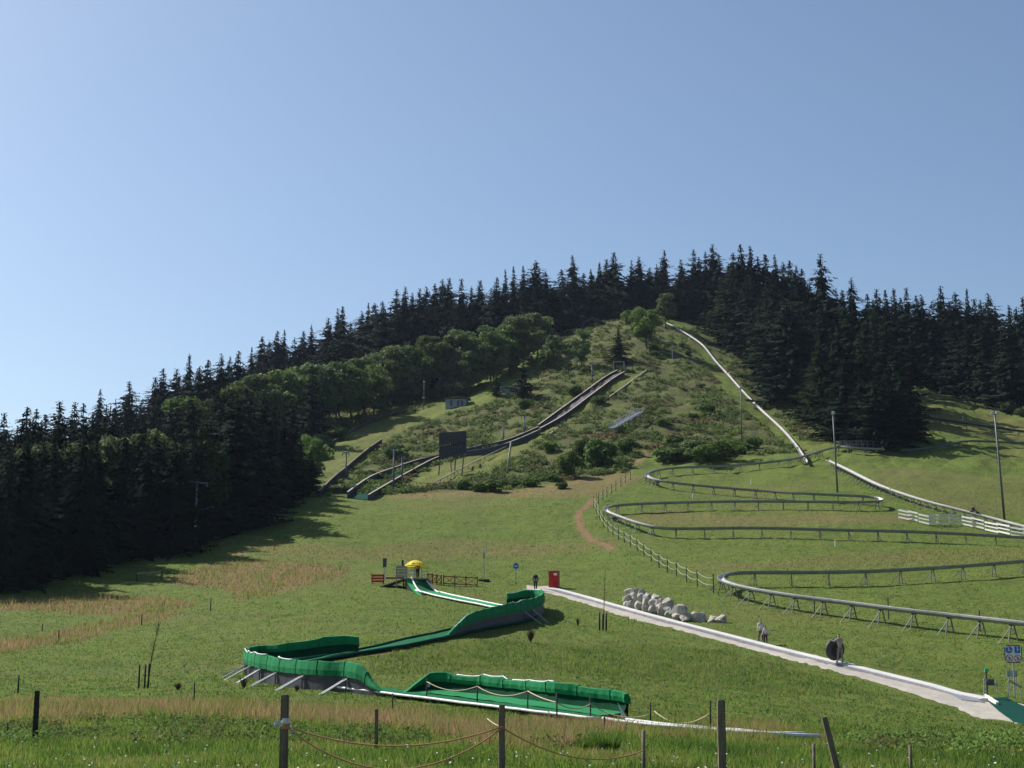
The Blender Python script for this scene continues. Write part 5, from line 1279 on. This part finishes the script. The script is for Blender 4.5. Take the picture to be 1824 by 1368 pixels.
post(1146, 1400, 1301, 6.5, 'slim grey post below the end of the green wall', G1, Yfix=23.5, round_=True)
post(1449, 1400, 1325, 5.5, 'short slim post beside the leaning one', G1, Yfix=23, round_=True)
post(1621, 1400, 1328, 6, 'short pale post in front of the leafy bank', G1, Yfix=24, round_=True)
post(62, 1320, 1230, 8, 'dark post standing alone near the left edge', G1, lean=0, m='post_dark')
post(670, 1340, 1263, 6, 'slim post half way along the orange rope', G1, m='post')
post(17, 1312, 1288, 3, 'very short tilted stake at the left edge', G1, lean=-5, round_=True, m='post_dark')
post(617, 1315, 1300, 3, 'tiny dark stump in the weeds behind the rope', G1, round_=True, m='post_dark')
post(440, 1298, 1287, 2.5, 'tiny dark stake behind the taped post, left', G1, round_=True, m='post_dark')
post(867, 1302, 1278, 3, 'short stake left of the middle post', G1, round_=True, m='post')
G2 = 'thin posts of the slide rope'
RP = {}
for px, b, t, w, lb in [(32,1235,1203,3,'thin post at the far left carrying a short pale rope'),(345,1258,1216,2.6,'lone thin dark post left of the banked curve'),(699,1274,1235,2.8,'thin post at the gap between the curve and the lower wall'),
                        (760,1247,1209,2.2,'thin post at the left end of the lower green wall'),(850,1258,1217,2.6,'second thin post along the lower green wall'),(940,1272,1225,2.6,'thin post at the middle of the lower green wall'),
                        (992,1294,1234,3,'thin tall post in the brown grass before the lower green wall'),(1052,1287,1241,2.6,'thin post before the right end of the lower green wall'),(1077,1311,1277,3.5,'short post above the dark grass clump'),
                        (1159,1297,1251,2.8,'thin post just right of the lower green wall'),(1266,1308,1248,2.8,'thin post close behind the thick bare post'),(375,1088,1065,2,'thin post in the far left meadow nearest the wood shadow'),(252,1114,1094,2,'thin post behind the young left tree'),(104,1145,1121,2,'thin post in the brown band at far left'),(75,1124,1111,1.6,'tiny post in the green patch at far left')]:
    o, bb, zt = post(px, b, t, w, lb, G2, round_=True, m='post_dark'); RP[px] = bb + UP * zt
def rope(pts, r, m, label, name='rope', grp=None):
    base = Vector(pts[0]); o = MB().tube(off(pts, base), r, 6).build(name, M[m], None, True, base); tag(o, label, 'rope', grp); return o
def sag(a, b, s, n=14): return [a.lerp(b, t) + UP * (-s * 4 * t * (1 - t)) for t in np.linspace(0, 1, n)]
kA = P(512, 1294, 20.4); kB = P(893, 1295, 19.9); kB2 = P(893, 1297, 19.9)
rope(sag(kA, kB, 33 * mpp(20)), .011, 'rope_red', 'upper of the two faded orange ropes sagging between the taped post and the middle post')
rope(sag(kA + UP * -.02, kB2 + UP * -.01, 70 * mpp(20)), .011, 'rope_red', 'lower orange rope sagging deepest between the taped post and the middle post')
rope(sag(kB, P(1146, 1337, 23.4), 32 * mpp(21)), .009, 'rope_red', 'thin orange rope from the middle post to the slim grey post')
rope(sag(P(868, 1280, 25), P(890, 1294, 20), .01, 5), .008, 'rope', 'short pale cord tied from the short stake to the middle post')
tp = [RP[k] + UP * -.12 for k in (760, 850, 940)]
rope(sag(tp[0], tp[1], .26) + sag(tp[1], tp[2], .26)[1:], .02, 'rope', 'pale rope slung in curves along the left half of the lower green wall')
e1 = P(992, 1251, RP[992].y); e2 = RP[1052] + UP * -.25; e3 = RP[1159] + UP * -.4
rope(sag(tp[2], e1, .05) + sag(e1, e2, .18)[1:] + sag(e2, e3, .25)[1:], .02, 'rope', 'pale rope along the right half of the lower green wall')
rope(sag(P(1166, 1267, 60), RP[1266] + UP * -.4, .38), .02, 'rope', 'pale yellow rope hanging between the two thin posts right of the wall')
rope(sag(P(-30, 1209, RP[32].y), RP[32] + UP * -.1, .08), .02, 'rope', 'short pale rope running out of the left edge of the frame')
# knot and tape
base = P(508, 1290, 20.4); t = MB().tube(off([P(500, 1287, 20.3), P(516, 1287, 20.3)], base), .06, 10)
def wrap(z0, z1, r, m, name, label, px=508, Y=20.5):
    c = P(px, (z0 + z1) / 2, Y); mb = MB(); hh = abs(z1 - z0) * mpp(Y) / 2
    rows = []
    for k in range(6):
        z = -hh + 2 * hh * k / 5; rows.append([Vector(((r + .004 * math.sin(k * 3 + j)) * math.cos(a), (r + .004 * math.cos(k * 2 + j)) * math.sin(a), z)) for j, a in enumerate(np.linspace(0, 6.283, 13)[:-1])])
    mb.strip(rows, closed=True); o = mb.build(name, m, None, True, c); tag(o, label, 'tape'); return o
wrap(1279, 1289, .062, M['white'], 'tape', 'white tape wound round the thick taped post')
wrap(1289, 1298, .066, M['rope_red'], 'rope_knot', 'red rope knot wound round the thick taped post below the tape')
mb = MB(); c = P(496, 1288, 20.35); rows = []
for i in range(6): rows.append([Vector((-.06 + .022 * i, .02 * math.sin(i * 2 + k), (.035 + .012 * math.sin(i * 1.7)) * (1 - k / 2.2) - .01)) for k in range(5)])
o = mb.strip(rows).build('plastic_bag', M['white'], None, True, c); tag(o, 'scrap of white plastic flapping left of the taped post', 'plastic scrap')
MBt = rope([P(518, 1292, 20.3), P(521, 1300, 20.3), P(520, 1308, 20.3), P(515, 1311, 20.3)], .008, 'white', 'loose white tape end dangling right of the taped post', 'tape_end')

# ------------------------------------------------------------------ young trees, stakes, dead shrubs
def young(px, base, top, lean, label, stakes, gr):
    b = hit(px, base); h = (base - top) * mpp(b.y); t = thing('young_tree', label, 'young tree', b); rr = random.Random(px)
    MB().tube([(0, 0, -.1), (lean * .4, 0, h * .5), (lean, 0, h)], [.035, .022, .008], 6).build('trunk', M['twig'], t)
    mb = MB()
    for k in range(26):
        z = h * rr.uniform(.42, .95); az = rr.uniform(0, 6.28); L = rr.uniform(.2, .55); x0 = lean * (z / h)
        mb.tube([(x0, 0, z), (x0 + math.cos(az) * L * .35, math.sin(az) * L * .35, z + L * .6), (x0 + math.cos(az) * L * .45, math.sin(az) * L * .45, z + L)], [.009, .006, .003], 4)
    mb.build('branches', M['twig'], t)
    for sx, st_, lb in stakes: post(sx, base + 1, st_, 3.2, lb, gr, round_=True, m='post_dark', name='tree_stake')
young(262, 1225, 1112, .45, 'bare young tree with three dark stakes in the left meadow', [(247, 1184, 'stake standing apart left of the young left tree'), (257.5, 1184, 'left stake close to the young left tree'), (264, 1182, 'right stake close to the young left tree')], 'stakes of the young left tree')
young(1075, 1122, 1017, .18, 'bare young tree rising in front of the gravel path', [(1068, 1091, 'left stake of the young tree before the path'), (1074, 1093, 'middle stake of the young tree before the path'), (1080, 1092, 'right stake of the young tree before the path')], 'stakes of the young tree before the path')
def dead(px, base, w, h, label):
    b = hit(px, base); u = mpp(b.y); rr = random.Random(px); mb = MB()
    for k in range(70):
        a = rr.uniform(0, 6.28); sp = rr.uniform(0, 1); hh = h * u * rr.uniform(.5, 1); q = Vector((math.cos(a) * sp * w * u * .5, math.sin(a) * sp * w * u * .5, hh))
        mb.tube([(0, 0, -.03), q * .55 + Vector((0, 0, hh * .08)), q], [.016, .011, .004], 4)
    o = mb.build('dry_shrub', M['twig'], None, False, b); tag(o, label, 'dry shrub')
dead(945, 1144, 22, 26, 'leggy red-brown dry shrub below the upper banked turn')
dead(1029, 1115, 12, 15, 'small pair of dry twigs left of the young tree by the path')
dead(434, 1227, 17, 20, 'dark dry shrub at the left foot of the banked curve')
dead(317, 1229, 18, 13, 'low flat dry shrub right of the young left tree')
dead(529, 1232, 12, 12, 'small dark dry shrub under the struts of the banked curve')
b = hit(1075, 1340); 
def tuft(px, base, w, h, label, m='grass'):
    b = hit(px, base); u = mpp(b.y); n = 900; global rng; rng = np.random.default_rng(px)
    a = rng.random(n) * 6.283; rd = np.sqrt(rng.random(n)) * w * u * .4; C = np.stack([np.cos(a) * rd, np.sin(a) * rd, np.zeros(n) - .03], 1)
    hh = h * u * (.5 + .6 * rng.random(n)); az = rng.random(n) * 6.28; U = np.stack([np.cos(az), np.sin(az), 0 * az], 1) * .008
    V = np.stack([np.cos(a) * hh * .35 + rng.normal(0, .05, n), np.sin(a) * hh * .35, hh], 1)
    me = quads_mesh('grass_clump', C, U, V, GR, {'tint': np.clip(rng.normal(.12, .1, n), 0, 1)}, tri=True); o = bpy.data.objects.new('grass_clump', me); COL.objects.link(o); o.location = b; tag(o, label, 'grass clump')
tuft(1080, 1342, 46, 42, 'dense dark clump of grass right of the middle post')
tuft(1048, 1341, 30, 30, 'smaller dark grass clump at the left of the dense one')

# ------------------------------------------------------------------ right-hand signs and gate
b = hit(1808, 1243, 0, 60); u = mpp(b.y); t = thing('rules_sign', 'square white rules sign with four blue and red pictograms on a pole', 'sign', b)
h = 91 * u; W_ = 31 * u
MB().tube([(0, 0, -.2), (0, 0, h - .1)], .045, 8).build('pole', M['galv'], t)
bm = bmesh.new(); bmesh.ops.create_cube(bm, size=1)
for v in bm.verts: v.co = Vector((v.co.x * W_, v.co.y * .03 - .08, v.co.z * W_ + h - W_ / 2))
bmesh.ops.bevel(bm, geom=[e for e in bm.edges if abs(e.verts[0].co.y - e.verts[1].co.y) > .01], offset=.1, segments=4, affect='EDGES')
me = bpy.data.meshes.new('frame'); bm.to_mesh(me); bm.free(); me.materials.append(M['steel_dark']); fr = bpy.data.objects.new('frame', me); COL.objects.link(fr); fr.parent = t
cz = h - W_ / 2; q = W_ * .235
MB().box((0, -.102, cz), (W_ * .9, .012, W_ * .9)).build('panel', M['white_paint'], t)
def disc(b_, cx, cz_, r, y, n=24): b_.tube([(cx, y, cz_), (cx, y - .006, cz_)], r, n)
mb = MB(); disc(mb, -q, cz + q, q * .85, -.11); i1 = mb.build('pictogram', M['blue'], t)
mb = MB(); mb.box((-q - .02, -.119, cz + q + .02), (.05, .004, .2), Matrix.Rotation(.3, 3, 'Y')); mb.box((-q + .06, -.119, cz + q - .05), (.14, .004, .045)); disc(mb, -q - .05, cz + q + .14, .035, -.116); mb.build('figure', M['white_paint'], i1)
i2 = MB().box((q, -.113, cz + q), (q * 1.35, .006, q * 1.6)).build('pictogram', M['blue'], t)
mb = MB(); mb.box((q, -.119, cz + q), (.045, .004, .2)); mb.box((q + .05, -.119, cz + q + .02), (.12, .004, .04)); disc(mb, q, cz + q + .14, .035, -.116); mb.build('figure', M['white_paint'], i2)
for sx in (-q, q):
    mb = MB(); disc(mb, sx, cz - q, q * .85, -.11); i3 = mb.build('pictogram', M['sign_red'], t)
    mb = MB(); disc(mb, sx, cz - q, q * .68, -.117); i4 = mb.build('centre', M['white_paint'], i3)
    mb = MB(); disc(mb, sx - .01, cz - q + .05, .035, -.124); mb.box((sx, -.127, cz - q - .03), (.06, .004, .13), Matrix.Rotation(.4, 3, 'Y')); mb.build('figure', M['black'], t)
    MB().box((sx, -.131, cz - q), (q * 1.5, .004, .035), Matrix.Rotation(R(45), 3, 'Y')).build('slash', M['sign_red'], t)
# gate frames
def gate(px, base, label, wdt, gh, slat):
    b = hit(px, base, 0, 60); t = thing('turnstile_frame', label, 'gate', b)
    for x in (-wdt / 2, wdt / 2): MB().bar((x, 0, -.2), (x * .8, 0, gh), .04).build('leg', M['galv'], t)
    MB().bar((-wdt * .42, -.04, gh), (wdt * .5, -.1, gh - slat), .07, .13).build('slanting_bar', M['wood_pale'], t)
    return t
gate(1765, 1247, 'left slanting wooden bar on thin legs at the foot of the conveyor', .8, 1.15, .38)
gate(1808, 1250, 'right slanting wooden bar under the rules sign', .75, 1.15, .38)
b = hit(1759, 1247, 0, 60); h = 49 * mpp(b.y); t = thing('signal_post', 'dark post with a green lamp on top beside the conveyor entry', 'post', b)
MB().tube([(0, 0, -.2), (0, 0, h)], .05, 8).build('pole', M['steel_dark'], t); MB().box((0, -.03, h + .07), (.2, .18, .15)).build('lamp', mat('green_lamp', (.02, .38, .2), None, 4, .4), t)
MB().box((.2, -.05, h * .62), (.36, .12, .34)).build('control_box', M['steel_dark'], t)
b = hit(1806, 1236, 0, 60); t = thing('notice_board', 'small grey notice board behind the right slanting bar', 'notice board', b)
MB().box((-.02, .1, 1.12), (.62, .04, .36)).build('panel', M['galv'], t); MB().bar((-.2, .1, -.1), (-.2, .1, 1.1), .04).build('leg', M['galv'], t); MB().bar((.2, .1, -.1), (.2, .1, 1.1), .04).build('leg', M['galv'], t)
# green entry mat
c = [hit(1752, 1245), hit(1792, 1243), hit(1850, 1262), hit(1850, 1290), hit(1800, 1268)]
c = [(1757,1246),(1793,1244),(1870,1275),(1870,1303),(1790,1264)]
mb = MB(); A4 = [hit(*p) for p in ((1757,1247),(1793,1245),(1880,1281),(1880,1312))]; rows = []; base = A4[0].copy()
for i in range(12):
    t_ = i / 11; a = A4[0].lerp(A4[3], t_); b = A4[1].lerp(A4[2], t_); row = []
    for k in range(6): p = a.lerp(b, k / 5); p.z = g(p.x, p.y) + .11; row.append(p - base)
    rows.append(row)
mb.strip(rows); mb.strip([[r_[0] for r_ in rows], [r_[0] + UP * -.2 for r_ in rows]]); o = mb.build('entry_mat', M['teal'], None, True, base); tag(o, 'dark green mat at the loading end of the conveyor', 'mat')
a = hit(1755, 1246) + UP * .2; b_ = hit(1777, 1259) + UP * .15; o = MB().bar(Vector((0, 0, 0)), b_ - a, .16, .2).build('entry_bumper', M['white_paint'], None, False, a); tag(o, 'white padded bar lying at the foot of the conveyor', 'bumper')
# grid plate
a = [hit(*p) for p in ((1690,1238),(1728,1243),(1755,1254),(1712,1249))]; base = a[0].copy(); mb = MB(); mb.face([p - base + UP * .1 for p in a]); mb.face([p - base + UP * .03 for p in a[::-1]])
for k in range(4): mb.face([a[k] - base + UP * .03, a[(k + 1) % 4] - base + UP * .03, a[(k + 1) % 4] - base + UP * .1, a[k] - base + UP * .1])
o = mb.build('metal_plate', M['galv'], None, False, base); tag(o, 'grey metal plate beside the lower end of the conveyor', 'plate')
# rail fence by wood and white markers
a = hit(243, 1036, 0, 120); e = hit(288, 1033, 0, 120) - a; t = thing('wooden_rail', 'single pale rail on two posts at the edge of the wood shadow', 'rail', a)
MB().bar(UP * .85, e + UP * .85, .07, .1).build('rail', M['wood_pale'], t)
for k in (0, 1): MB().bar(e * k + UP * -.2, e * k + UP * .95, .1).build('post', M['wood_dark'], t)
for px, py, lb in ((1307,818,'white marker left of the summit run foot'), (1338,862,'white marker stake inside the top track loop'), (1234,888,'pale forked twig between the two upper loops'), (1715,748,'white marker stake on the upper right pasture'), (1488,974,'thin pale stake near the sled track')):
    b = hit(px, py, 0, 120); tag(MB().tube([(0, 0, -.1), (.02, 0, .8)], .07, 7).build('marker_stake', M['white_paint'], None, False, b), lb, 'marker', 'small markers on the pastures')
for px, py, h_, lb in ((1746,1125,1.55,'grey stake at the right beneath the lowest sled track'), (1583,1103,1.7,'grey stake in the middle beneath the lowest sled track'), (1451,1092,1.5,'grey stake by the left bend of the lowest sled track'), (1063,892,1.0,'small rust-red stake at the head of the worn footpath'), (488,984,1.2,'rust-red stake at the edge of the wood shadow')):
    b = hit(px, py, 0, 60); tag(MB().tube([(0, 0, -.1), (0, 0, h_)], .05, 7).build('stake', M['sign_red'] if 'red' in lb else M['steel_dark'], None, False, b), lb, 'stake')

# ------------------------------------------------------------------ people
def skin_mesh(name, chains, m, parent=None, loc=None, rz=0, root=0, sub=1):
    """chains: dict index->(co, r), edges list"""
    vs, es = chains; me = bpy.data.meshes.new(name); me.from_pydata([v[0] for v in vs], es, []); me.materials.append(m)
    o = bpy.data.objects.new(name, me); COL.objects.link(o)
    md = o.modifiers.new('skin', 'SKIN'); md.use_smooth_shade = True
    if not me.skin_vertices: pass
    for i, sv in enumerate(me.skin_vertices[0].data):
        r_ = vs[i][1]; sv.radius = (r_, r_) if not isinstance(r_, tuple) else r_; sv.use_root = (i == root)
    s = o.modifiers.new('sub', 'SUBSURF'); s.levels = sub; s.render_levels = sub
    if parent: o.parent = parent
    if loc is not None: o.location = loc; o.rotation_euler = (0, 0, rz)
    return o
def person(loc, H, rz, label, shirt, trous, hair, legs=((.0, .0), (.0, .0)), arms=(None, None), bend=0, seated=False, shorts=False, sleeves=True, cap=None, grp=None):
    k = H / 1.75
    def S(p): return (p[0] * k, p[1] * k, p[2] * k)
    V = []; E = []
    def add(p, r, pr=None):
        V.append((S(p), (r * k) if not isinstance(r, tuple) else (r[0] * k, r[1] * k)))
        if pr is not None: E.append((pr, len(V) - 1))
        return len(V) - 1
    pz = .45 if seated else .93; by = bend
    pel = add((0, 0, pz), .115); wa = add((0, by * .3, pz + .2), .105, pel); ch = add((0, by * .7, pz + .42), .13, wa); nk = add((0, by * .9, pz + .56), .055, ch)
    hb = add((0, by * 1.0 + .015, pz + .63), .07, nk); hd = add((0, by * 1.05 + .02, pz + .72), .092, hb); ht = add((0, by * 1.05 + .01, pz + .80), .06, hd)
    no = add((0, by * 1.05 + .115, pz + .70), .018, hd)
    LG = []; AR = []
    for s, (fy, ky) in zip((-1, 1), legs):
        if seated: j = [(s * .09, .04, pz - .02), (s * .12, .42, pz + .12), (s * .12, .72, pz - .22), (s * .12, .84, pz - .2)]
        else: j = [(s * .095, 0, pz - .08), (s * .10, ky, .48), (s * .10, fy, .075), (s * .12, fy + .13, .035)]
        a = pel
        for p, r_ in zip(j, (.085, .058, .04, .032)): a = add(p, r_, a)
        LG.append(j)
    for s, arm in zip((-1, 1), arms):
        arm = arm or ((s * .24, by * .6 + .0, pz + .17), (s * .25, by * .6 + .06, pz - .07))
        j = [(s * .18, by * .75, pz + .47), arm[0], arm[1]]; a = ch
        for p, r_ in zip(j, (.055, .042, .028)): a = add(p, r_, a)
        w = Vector(arm[1]); d = (w - Vector(arm[0])).normalized(); sd_ = Vector((0, 1, 0)) if abs(d.y) < .7 else Vector((1, 0, 0))
        pm = w + d * .07; a = add(tuple(pm), (.036, .022), a)
        for f in range(4): q = pm + d * (.04) + sd_ * (-.027 + .018 * f); c1 = add(tuple(q), .009, a); add(tuple(q + d * (.045 - .006 * abs(f - 1.5)) + Vector((0, .008, 0))), .008, c1)
        q = w + d * .05 + sd_ * .035; c1 = add(tuple(q), .010, a); add(tuple(q + d * .03 + sd_ * .012), .009, c1)
        AR.append(j)
    body = skin_mesh('person', (V, E), M['skin'], None, loc, rz, pel); tag(body, label, 'person', grp)
    # clothes
    V = []; E = []
    pel = add((0, 0, pz), .135); wa = add((0, by * .3, pz + .2), .125, pel); ch = add((0, by * .7, pz + .42), .15, wa); nk = add((0, by * .85, pz + .52), .075, ch)
    for j in AR:
        a = ch; m_ = [j[0], j[1]] + ([j[2]] if sleeves else [])
        if not sleeves: m_[1] = tuple((Vector(j[0]) * .35 + Vector(j[1]) * .65))
        for p, r_ in zip(m_, (.075, .06, .045)): a = add(p, r_, a)
    skin_mesh('top', (V, E), shirt, body, None, 0, 0)
    V = []; E = []
    pel = add((0, 0, pz + .02), .14)
    for j in LG:
        a = pel; jj = j[:3] if not shorts else [j[0], j[1]]
        for p, r_ in zip(jj, (.105, .078, .062)): a = add(p, r_, a)
    skin_mesh('trousers', (V, E), trous, body, None, 0, 0)
    for j in LG:
        V = []; E = []; a = add((j[2][0], j[2][1] - .03, j[2][2] - .02), .05); add((j[3][0], j[3][1] + .02, j[3][2] + .01), .045, a); skin_mesh('shoe', (V, E), M['black'] if cap is None else M['white'], body)
    V = []; E = []; a = add((0, by * 1.05 - .02, pz + .74), .098); add((0, by * 1.05 + .0, pz + .815), .07, a); skin_mesh('cap' if cap else 'hair', (V, E), cap or hair, body)
    return body
def fab(n, c): return mat(n, c, None, 6, .85)
HB = fab('brown_hair', (.05, .03, .018)); HD = fab('dark_hair', (.015, .012, .01)); navy = fab('navy_cloth', (.018, .02, .085)); dk = fab('dark_cloth', (.03, .03, .04)); gy = fab('grey_cloth', (.34, .32, .28)); gy2 = fab('grey_trousers', (.24, .225, .20)); wh = fab('white_cloth', (.7, .68, .68)); be = fab('beige_cloth', (.66, .62, .56)); bk = fab('black_cloth', (.015, .015, .022)); pk = fab('pale_cap', (.45, .42, .36))
b = hit(954, 1051, .06, 120); person(b, 1.72, R(170), 'man in navy top and dark trousers standing at the upper end of the path', navy, dk, HB, ((.12, .05), (-.1, .0)), cap=pk)
b = P(744, 1030, PF.y + .9); person(Vector((b.x, b.y, b.z)), 1.75, R(150), 'man in dark clothes standing on the start platform beneath the yellow parasol', navy, bk, HD, ((.03, .0), (-.03, .0)))
b = hit(1356, 1146, .06, 70); person(b, 1.72, R(15), 'adult in a pale top walking uphill on the path beside a child', be, fab('taupe_trousers', (.16, .13, .12)), fab('blond_hair', (.40, .30, .18)), ((.28, .16), (-.26, -.02)), sleeves=True)
b = hit(1364, 1147, .06, 70); person(b, 1.28, R(5), 'child in a white shirt and dark leggings beside the adult in the pale top', wh, fab('plum_leggings', (.07, .03, .05)), HD, ((.12, .08), (-.12, .0)), ((( -.26, .05, 1.05), (-.34, .10, .86)), ((.27, .0, 1.08), (.38, .02, .90))))
b = hit(1496, 1181, .3, 70); b = hit(1497, 1180, .3, 70)
person(b, 1.78, R(28), 'man in grey clothes pushing a huge black inner tube up the conveyor', gy, gy2, HD, ((.14, .08), (-.12, -.02)), (((-.30, .22, 1.28), (-.42, .42, 1.38)), ((.24, .12, 1.12), (.16, .34, 1.2))), bend=.06)
# inner tube
c = P(1487, 1157, b.y + .45); mb = MB(); Rm, rm = .50, .20; rows = []
for i in range(40):
    a = 6.2832 * i / 40; rows.append([Vector(((Rm + rm * math.cos(t)) * math.cos(a), rm * .95 * math.sin(t), (Rm + rm * math.cos(t)) * math.sin(a))) for t in np.linspace(0, 6.2832, 15)[:-1]])
rows.append(rows[0]); mb.strip(rows, closed=True)
tb = thing('inner_tube', 'huge black inflated tube held upright by the man in grey', 'inner tube', c, R(28)); tb.rotation_euler = (R(6), 0, R(24))
mb.build('tyre', M['rubber_dusty'], tb, True)
MB().tube([(0, .1, 0), (0, .16, 0)], .36, 28).build('bottom_cover', M['rubber'], tb)
MB().tube([(0, -.02, 0), (0, .1, 0)], .34, 28).build('seat', M['rubber'], tb)
# riders on the rails
b = hit(1734, 913, 1.1, 150); b.z -= .2; person(b, 1.6, R(200), 'rider in black seated on a sled on the lift rail near the white planks', bk, bk, HD, seated=True)
s_ = MB(); s_.box((0, .3, .18), (.55, 1.3, .18), taper=.8); s_.box((0, -.3, .34), (.5, .12, .3)); o = s_.build('sled', M['black'], None, False, b); o.rotation_euler = (0, 0, R(200)); tag(o, 'black sled under the rider in black on the lift rail', 'sled')
b = hit(1297, 666, .8, 220); person(b, 1.6, R(210), 'small dark rider on a sled half way down the summit run', bk, bk, HD, seated=True)
s_ = MB(); s_.box((0, .3, .18), (.6, 1.4, .2), taper=.8); s_.box((0, -.3, .36), (.5, .12, .3)); o = s_.build('sled', mat('pink_sled', (.35, .12, .25), None, 4, .5), None, False, b); o.rotation_euler = (0, 0, R(210)); tag(o, 'pinkish sled on the summit run under the small dark rider', 'sled')

# ------------------------------------------------------------------ haze
def haze():
    b = MB(); b.box((0, 540, 45), (5400, 1320, 260)); m = bpy.data.materials.new('haze_air'); m.use_nodes = True; t = m.node_tree
    t.nodes.remove(t.nodes['Principled BSDF']); v = t.nodes.new('ShaderNodeVolumePrincipled'); v.inputs['Density'].default_value = HAZE; v.inputs['Color'].default_value = (.62, .75, 1, 1); v.inputs['Anisotropy'].default_value = .3
    t.links.new(v.outputs[0], t.nodes['Material Output'].inputs['Volume']); o = b.build('haze', m); tag(o, kind='stuff', label='thin bluish air haze over the valley and hill', cat='haze')
HAZE = 0.00004
haze()
